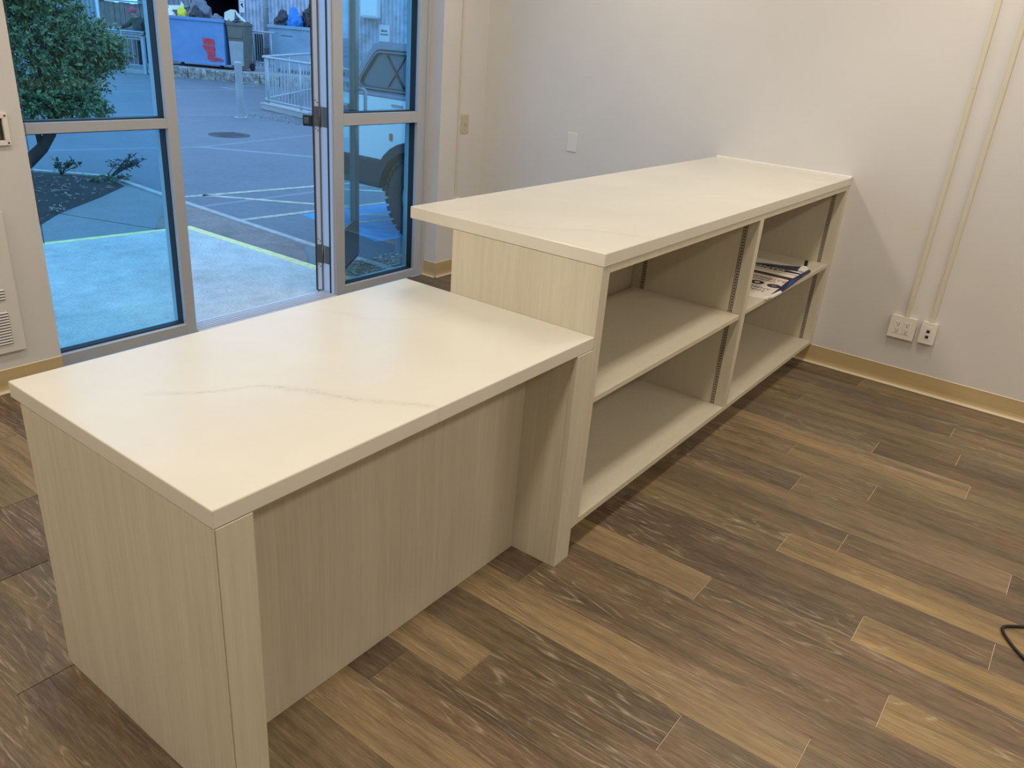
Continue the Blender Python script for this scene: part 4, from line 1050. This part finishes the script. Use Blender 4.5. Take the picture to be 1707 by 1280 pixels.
# local: x=0 is the near side, +x across the truck; +y towards its tail, wheel centre of the rear axle at y=0
def tkp(m, name, mat, bev=0.0, par=None, smooth=False): return m.build(name, mat, par or tk, bev, smooth=smooth)
TW_ = 1.62
WR = 0.345
def arch(yc, r, n=12): return [(yc + r * math.cos(t), WR + r * math.sin(t)) for t in [PI * i / n for i in range(n + 1)]]
bodyp = [(0.88, 0.63), (0.88, 1.12), (-1.05, 1.14), (-1.05, 0.50)] 
side = [(0.88, 0.63), (0.88, 1.135), (-3.9, 1.135), (-3.9, 0.50)] + [(-2.55 - 0.42, 0.50)] 
fa = [(-2.55 - 0.42 * math.cos(t), WR + 0.42 * math.sin(t)) for t in [PI * i / 10 for i in range(1, 10)]]
ra = [(-0.42 * math.cos(t), WR + 0.42 * math.sin(t)) for t in [0.37 + (PI - 0.74) * i / 10 for i in range(11)]]
side = [(0.88, 0.63), (0.88, 1.135), (-3.9, 1.135), (-3.95, 0.9), (-3.95, 0.45), (-2.97, 0.45)] + fa + [(-2.13, 0.45), (-0.42, 0.48)] + ra + [(0.40, 0.62)]
for x0, x1 in ((0.0, 0.06), (TW_ - 0.06, TW_)):
    m = MB(); m.prism(side, 'x', x0, x1); tkp(m, 'body_side', 'truck_white')
tkp(bx(0.06, TW_ - 0.06, -3.9, 0.86, 0.62, 0.70), 'floor_pan', 'trim_black')
tkp(bx(0.02, TW_ - 0.02, 0.84, 0.895, 0.64, 1.13), 'tailgate', 'truck_white', 0.01)
tkp(bx(0.06, TW_ - 0.06, -3.9, -2.0, 0.70, 1.13), 'bonnet', 'truck_white', 0.03)
tkp(MB().prism([(-0.92, 1.136), (-1.05, 1.62), (-2.0, 1.62), (-2.55, 1.136)], 'x', 0.06, TW_ - 0.06), 'cab', 'truck_white', 0.03)
tkp(MB().prism([(-1.05, 1.18), (-1.12, 1.56), (-1.93, 1.56), (-2.35, 1.18)], 'x', 0.045, 0.062), 'cab_window', 'glass_dark')
tkp(bx(-0.008, 0.0, -3.8, 0.86, 0.985, 1.0), 'crease_line', 'truck_white', 0.003)
for yc in (0.0, -2.55):
    fl_ = [(yc + 0.475 * math.cos(t), WR + 0.475 * math.sin(t)) for t in [0.15 + (PI - 0.3) * i / 14 for i in range(15)]] + [(yc + 0.40 * math.cos(t), WR + 0.40 * math.sin(t)) for t in [PI - 0.15 - (PI - 0.3) * i / 14 for i in range(15)]]
    tkp(MB().prism(fl_, 'x', -0.035, 0.07), 'fender_flare', 'trim_black')
    tkp(MB().prism([(yc - .46, WR), (yc - .44, WR + .15), (yc - .3, WR + .36), (yc, WR + .46), (yc + .3, WR + .36), (yc + .44, WR + .15), (yc + .46, WR)], 'x', 0.07, 0.5), 'wheel_well', 'trim_black')
    for xs in (0.0, TW_ - 0.24):
        wroot = bpy.data.objects.new('wheel', None); COL.objects.link(wroot); wroot.parent = tk; wroot.location = (xs + 0.12, yc, WR)
        m = MB(); n = 40
        prof_ = [(-.10, .17), (-.125, .22), (-.125, .30), (-.10, .335), (-.06, .345), (.06, .345), (.10, .335), (.125, .30), (.125, .22), (.10, .17)]
        vs = [(px, r * math.cos(2 * PI * i / n), r * math.sin(2 * PI * i / n)) for i in range(n) for px, r in prof_]
        k = len(prof_)
        m.add(vs, [(i * k + j, i * k + j + 1, ((i + 1) % n) * k + j + 1, ((i + 1) % n) * k + j) for i in range(n) for j in range(k - 1)])
        m.build('tyre', 'tyre', wroot, smooth=True)
        m = MB()
        for i in range(34):
            a0 = 2 * PI * i / 34; r0, r1 = .336, .354
            for xa, xb, sh in ((-.115, -.02, 0), (.02, .115, .5)):
                a = a0 + sh * 2 * PI / 34; da = .06
                q = [(xx, r * math.cos(a + s * da), r * math.sin(a + s * da)) for xx in (xa, xb) for r in (r0, r1) for s in (-1, 1)]
                m.add(q, [(0, 1, 3, 2), (4, 6, 7, 5), (0, 2, 6, 4), (1, 5, 7, 3), (2, 3, 7, 6), (0, 4, 5, 1)])
        tdo = m.build('tread', 'tyre', wroot)
        MB().cyl((-.095, 0, 0), (.095, 0, 0), .175, n=28).build('rim', 'rim_metal', wroot)
# tall black rear bumper wrapping the corner
tkp(bx(-0.02, 0.22, 0.395, 0.98, 0.38, 0.635), 'bumper_end', 'trim_black', 0.03)
tkp(bx(0.0, TW_, 0.90, 1.04, 0.38, 0.635), 'bumper', 'trim_black', 0.03)
tkp(bx(-0.006, 0.0, 0.155, 0.285, 1.075, 1.095), 'marker_plate', 'bollard_paint')
tkp(bx(-0.012, 0.0, 0.27, 0.30, 0.80, 0.86), 'side_marker', 'amber', 0.003)
# canopy: shell with raked tail, side glass with visible gas struts
can = [(0.82, 1.140), (0.735, 1.27), (0.66, 1.33), (0.475, 1.535), (0.43, 1.56), (-0.90, 1.575), (-0.95, 1.14)]
def inset(poly, d):
    out = []; n = len(poly)
    for i in range(n):
        p0, p1, p2 = Vector(poly[i - 1]), Vector(poly[i]), Vector(poly[(i + 1) % n])
        e1, e2 = (p1 - p0).normalized(), (p2 - p1).normalized()
        n1, n2 = Vector((-e1.y, e1.x)), Vector((-e2.y, e2.x))
        bis = (n1 + n2).normalized(); out.append(tuple(p1 + bis * (d / max(.3, bis.dot(n1)))))
    return out
ar = sum(can[i][0] * can[(i + 1) % len(can)][1] - can[(i + 1) % len(can)][0] * can[i][1] for i in range(len(can)))
win_o = [(0.690, 1.225), (0.685, 1.262), (0.660, 1.305), (0.515, 1.470), (0.475, 1.500), (0.430, 1.510), (-0.80, 1.520), (-0.83, 1.185), (0.610, 1.178), (0.665, 1.190)]
win_i = [(0.645, 1.240), (0.640, 1.260), (0.620, 1.290), (0.490, 1.440), (0.460, 1.465), (0.420, 1.473), (-0.77, 1.480), (-0.79, 1.222), (0.590, 1.214), (0.630, 1.222)]
def ring(outer, inner, x0, x1):
    n = len(outer); m = MB()
    vs = [(x, *q) for x in (x0, x1) for q in outer] + [(x, *q) for x in (x0, x1) for q in inner]
    fs = []
    for i in range(n):
        j = (i + 1) % n
        fs += [(i, j, 2 * n + j, 2 * n + i), (n + i, n + j, 3 * n + j, 3 * n + i), (i, j, n + j, n + i), (2 * n + i, 2 * n + j, 3 * n + j, 3 * n + i)]
    m.add(vs, fs); return m
canw = [(0.82, 1.150), (0.80, 1.19), (0.72, 1.30), (0.535, 1.520), (0.500, 1.550), (0.43, 1.565), (-0.90, 1.580), (-0.95, 1.14), (0.70, 1.139), (0.80, 1.140)]
for x0, x1 in ((0.015, 0.05), (TW_ - 0.05, TW_ - 0.015)):
    tkp(ring(canw, win_o, x0, x1), 'canopy_side', 'canopy_grey')
tkp(ring(win_o, win_i, 0.005, 0.04), 'window_frame', 'trim_black', 0.004)
tkp(ring(inset(win_o, 0.016), inset(win_o, 0.024), 0.000, 0.006), 'window_trim', 'canopy_grey')
tkp(MB().prism(win_i, 'x', 0.024, 0.028), 'canopy_glass', 'glass_dark')
tkp(MB().prism([(0.80, 1.140), (0.735, 1.27), (0.475, 1.535), (0.43, 1.56), (-0.90, 1.575), (-0.90, 1.545), (0.42, 1.53), (0.45, 1.51), (0.70, 1.26), (0.76, 1.14)], 'x', 0.05, TW_ - 0.05), 'canopy_roof', 'canopy_grey')
tkp(bx(0.0, TW_, -0.95, 0.84, 1.136, 1.165), 'canopy_seal', 'canopy_grey', 0.008)
tkp(MB().cyl((0.018, 0.36, 1.464), (0.018, 0.165, 1.226), 0.010, n=8), 'gas_strut', 'trim_black', smooth=True)
tkp(MB().cyl((0.018, 0.151, 1.470), (0.018, 0.342, 1.226), 0.006, n=8), 'gas_strut', 'trim_black', smooth=True)
tkp(bx(0.10, 1.5, -0.9, 0.70, 0.71, 1.10), 'bed_liner', 'canopy_grey')

# ================================================================== PERSON behind the railing
ps = yard('person', 'person in a red cap and dark jacket reaching out behind the railing', 'person', -1.70, 1.35, GZ)
def skin(name, verts, edges, mat, sub=2):
    me = bpy.data.meshes.new(name); me.from_pydata([v[:3] for v in verts], edges, [])
    o = bpy.data.objects.new(name, me); COL.objects.link(o); o.parent = ps
    me.materials.append(MAT[mat])
    sk = o.modifiers.new('skin', 'SKIN'); sk.use_smooth_shade = True
    for i, v in enumerate(verts):
        r = v[3]; me.skin_vertices[0].data[i].radius = (r, r) if not isinstance(r, tuple) else r
    me.skin_vertices[0].data[0].use_root = True
    s = o.modifiers.new('sub', 'SUBSURF'); s.levels = sub; s.render_levels = sub
    return o
# local x along the railing (picture right), y away; the figure leans to -x and reaches out with one arm
bodyv = [(0.02, 0, 0.86, .12), (0.0, 0, 1.02, .11), (-0.03, 0, 1.20, .14), (-0.05, 0, 1.30, .07), (-0.10, -0.02, 1.37, .045), (-0.13, -0.03, 1.43, .085), (-0.135, -0.03, 1.50, .075),
         (-0.16, -0.05, 1.27, .06), (-0.27, -0.10, 1.14, .042), (-0.46, -0.16, 1.06, .033), (-0.53, -0.18, 1.03, .03),
         (0.12, 0.02, 1.28, .06), (0.20, 0.03, 1.06, .042), (0.12, -0.08, 0.92, .033), (0.06, -0.12, 0.90, .03),
         (-0.07, 0, 0.78, .085), (-0.08, -0.02, 0.44, .06), (-0.08, 0.02, 0.07, .042), (-0.08, -0.10, 0.04, .036),
         (0.11, 0, 0.78, .085), (0.13, -0.02, 0.44, .06), (0.14, 0.03, 0.07, .042), (0.14, -0.09, 0.04, .036)]
bodye = [(0, 1), (1, 2), (2, 3), (3, 4), (4, 5), (5, 6), (2, 7), (7, 8), (8, 9), (9, 10), (2, 11), (11, 12), (12, 13), (13, 14), (0, 15), (15, 16), (16, 17), (17, 18), (0, 19), (19, 20), (20, 21), (21, 22)]
for root, dirx in ((10, -1), (14, -1)):
    bp0 = bodyv[root]
    for j in range(5):
        L = (0.05, 0.075, 0.08, 0.075, 0.055)[j]
        dy = (-0.03, -0.018, -0.004, 0.010, 0.022)[j]
        i0 = len(bodyv)
        bodyv.append((bp0[0] - 0.03, bp0[1] + dy, bp0[2] - 0.01 + (0.015 if j == 0 else 0), .009)); bodyv.append((bp0[0] - 0.03 - L * .6, bp0[1] + dy * 1.3, bp0[2] - 0.02 + (0.03 if j == 0 else 0), .008)); bodyv.append((bp0[0] - 0.03 - L * .8, bp0[1] + dy * 1.3, bp0[2] - 0.045 + (0.03 if j == 0 else 0), .007))
        bodye += [(root, i0), (i0, i0 + 1), (i0 + 1, i0 + 2)]
skin('body', bodyv, bodye, 'skin')
jk = [(0.01, 0, 0.90, .155), (0.0, 0, 1.04, .15), (-0.03, 0, 1.21, .17), (-0.05, 0, 1.30, .085), (-0.16, -0.05, 1.27, .085), (-0.27, -0.10, 1.14, .062), (-0.45, -0.157, 1.065, .05), (0.12, 0.02, 1.28, .085), (0.20, 0.03, 1.06, .062), (0.135, -0.065, 0.935, .05)]
skin('jacket', jk, [(0, 1), (1, 2), (2, 3), (2, 4), (4, 5), (5, 6), (2, 7), (7, 8), (8, 9)], 'jacket')
tr_ = [(0.02, 0, 0.90, .135), (-0.07, 0, 0.76, .105), (-0.08, -0.02, 0.44, .08), (-0.08, 0.02, 0.10, .065), (0.11, 0, 0.76, .105), (0.13, -0.02, 0.44, .08), (0.14, 0.03, 0.10, .065)]
skin('trousers', tr_, [(0, 1), (1, 2), (2, 3), (0, 4), (4, 5), (5, 6)], 'trousers')
for sx in (-0.08, 0.14): bx(sx - .05, sx + .05, -.17, .09, 0.0, .10).build('shoe', 'trim_black', ps, 0.03)
cp = MB(); n = 16; rg_ = [(0.0, .108), (.04, .106), (.08, .085), (.105, .045), (.112, .004)]
cp.add([(-.135 + r * math.cos(2 * PI * i / n), -.03 + r * math.sin(2 * PI * i / n), 1.485 + z) for z, r in rg_ for i in range(n)], [(a * n + i, a * n + (i + 1) % n, (a + 1) * n + (i + 1) % n, (a + 1) * n + i) for a in range(4) for i in range(n)] + [tuple(range(4 * n, 5 * n))])
cap = cp.build('cap', 'cap_red', ps, smooth=True)
MB().prism([(-.23, -.10), (-.19, -.14), (-.30, -.17), (-.33, -.08), (-.24, .0)], 'z', 1.484, 1.494).build('peak', 'cap_red', cap)
for sy in (-.075, -.02): MB().cyl((-.205, sy - .01, 1.445), (-.222, sy - .013, 1.445), .010, n=8).build('eye', 'trim_black', ps)
MB().cyl((-.205, -.05, 1.43), (-.235, -.058, 1.405), .012, .016, n=8).build('nose', 'skin', ps, smooth=True)
bx(-.215, -.198, -.075, -.025, 1.375, 1.383).build('mouth', 'ink_maroon', ps)
tl = yard('held_tool', 'small dark tool held out in the hand of the person', 'tool', -1.70 - 0.60, 1.35 - 0.18, GZ + 0.93)
bx(-.03, .03, -.03, .03, .05, .12).build('grip', 'trim_black', tl, 0.01); bx(-.09, -.02, -.025, .025, .03, .13).build('head', 'galvanized', tl, 0.01)
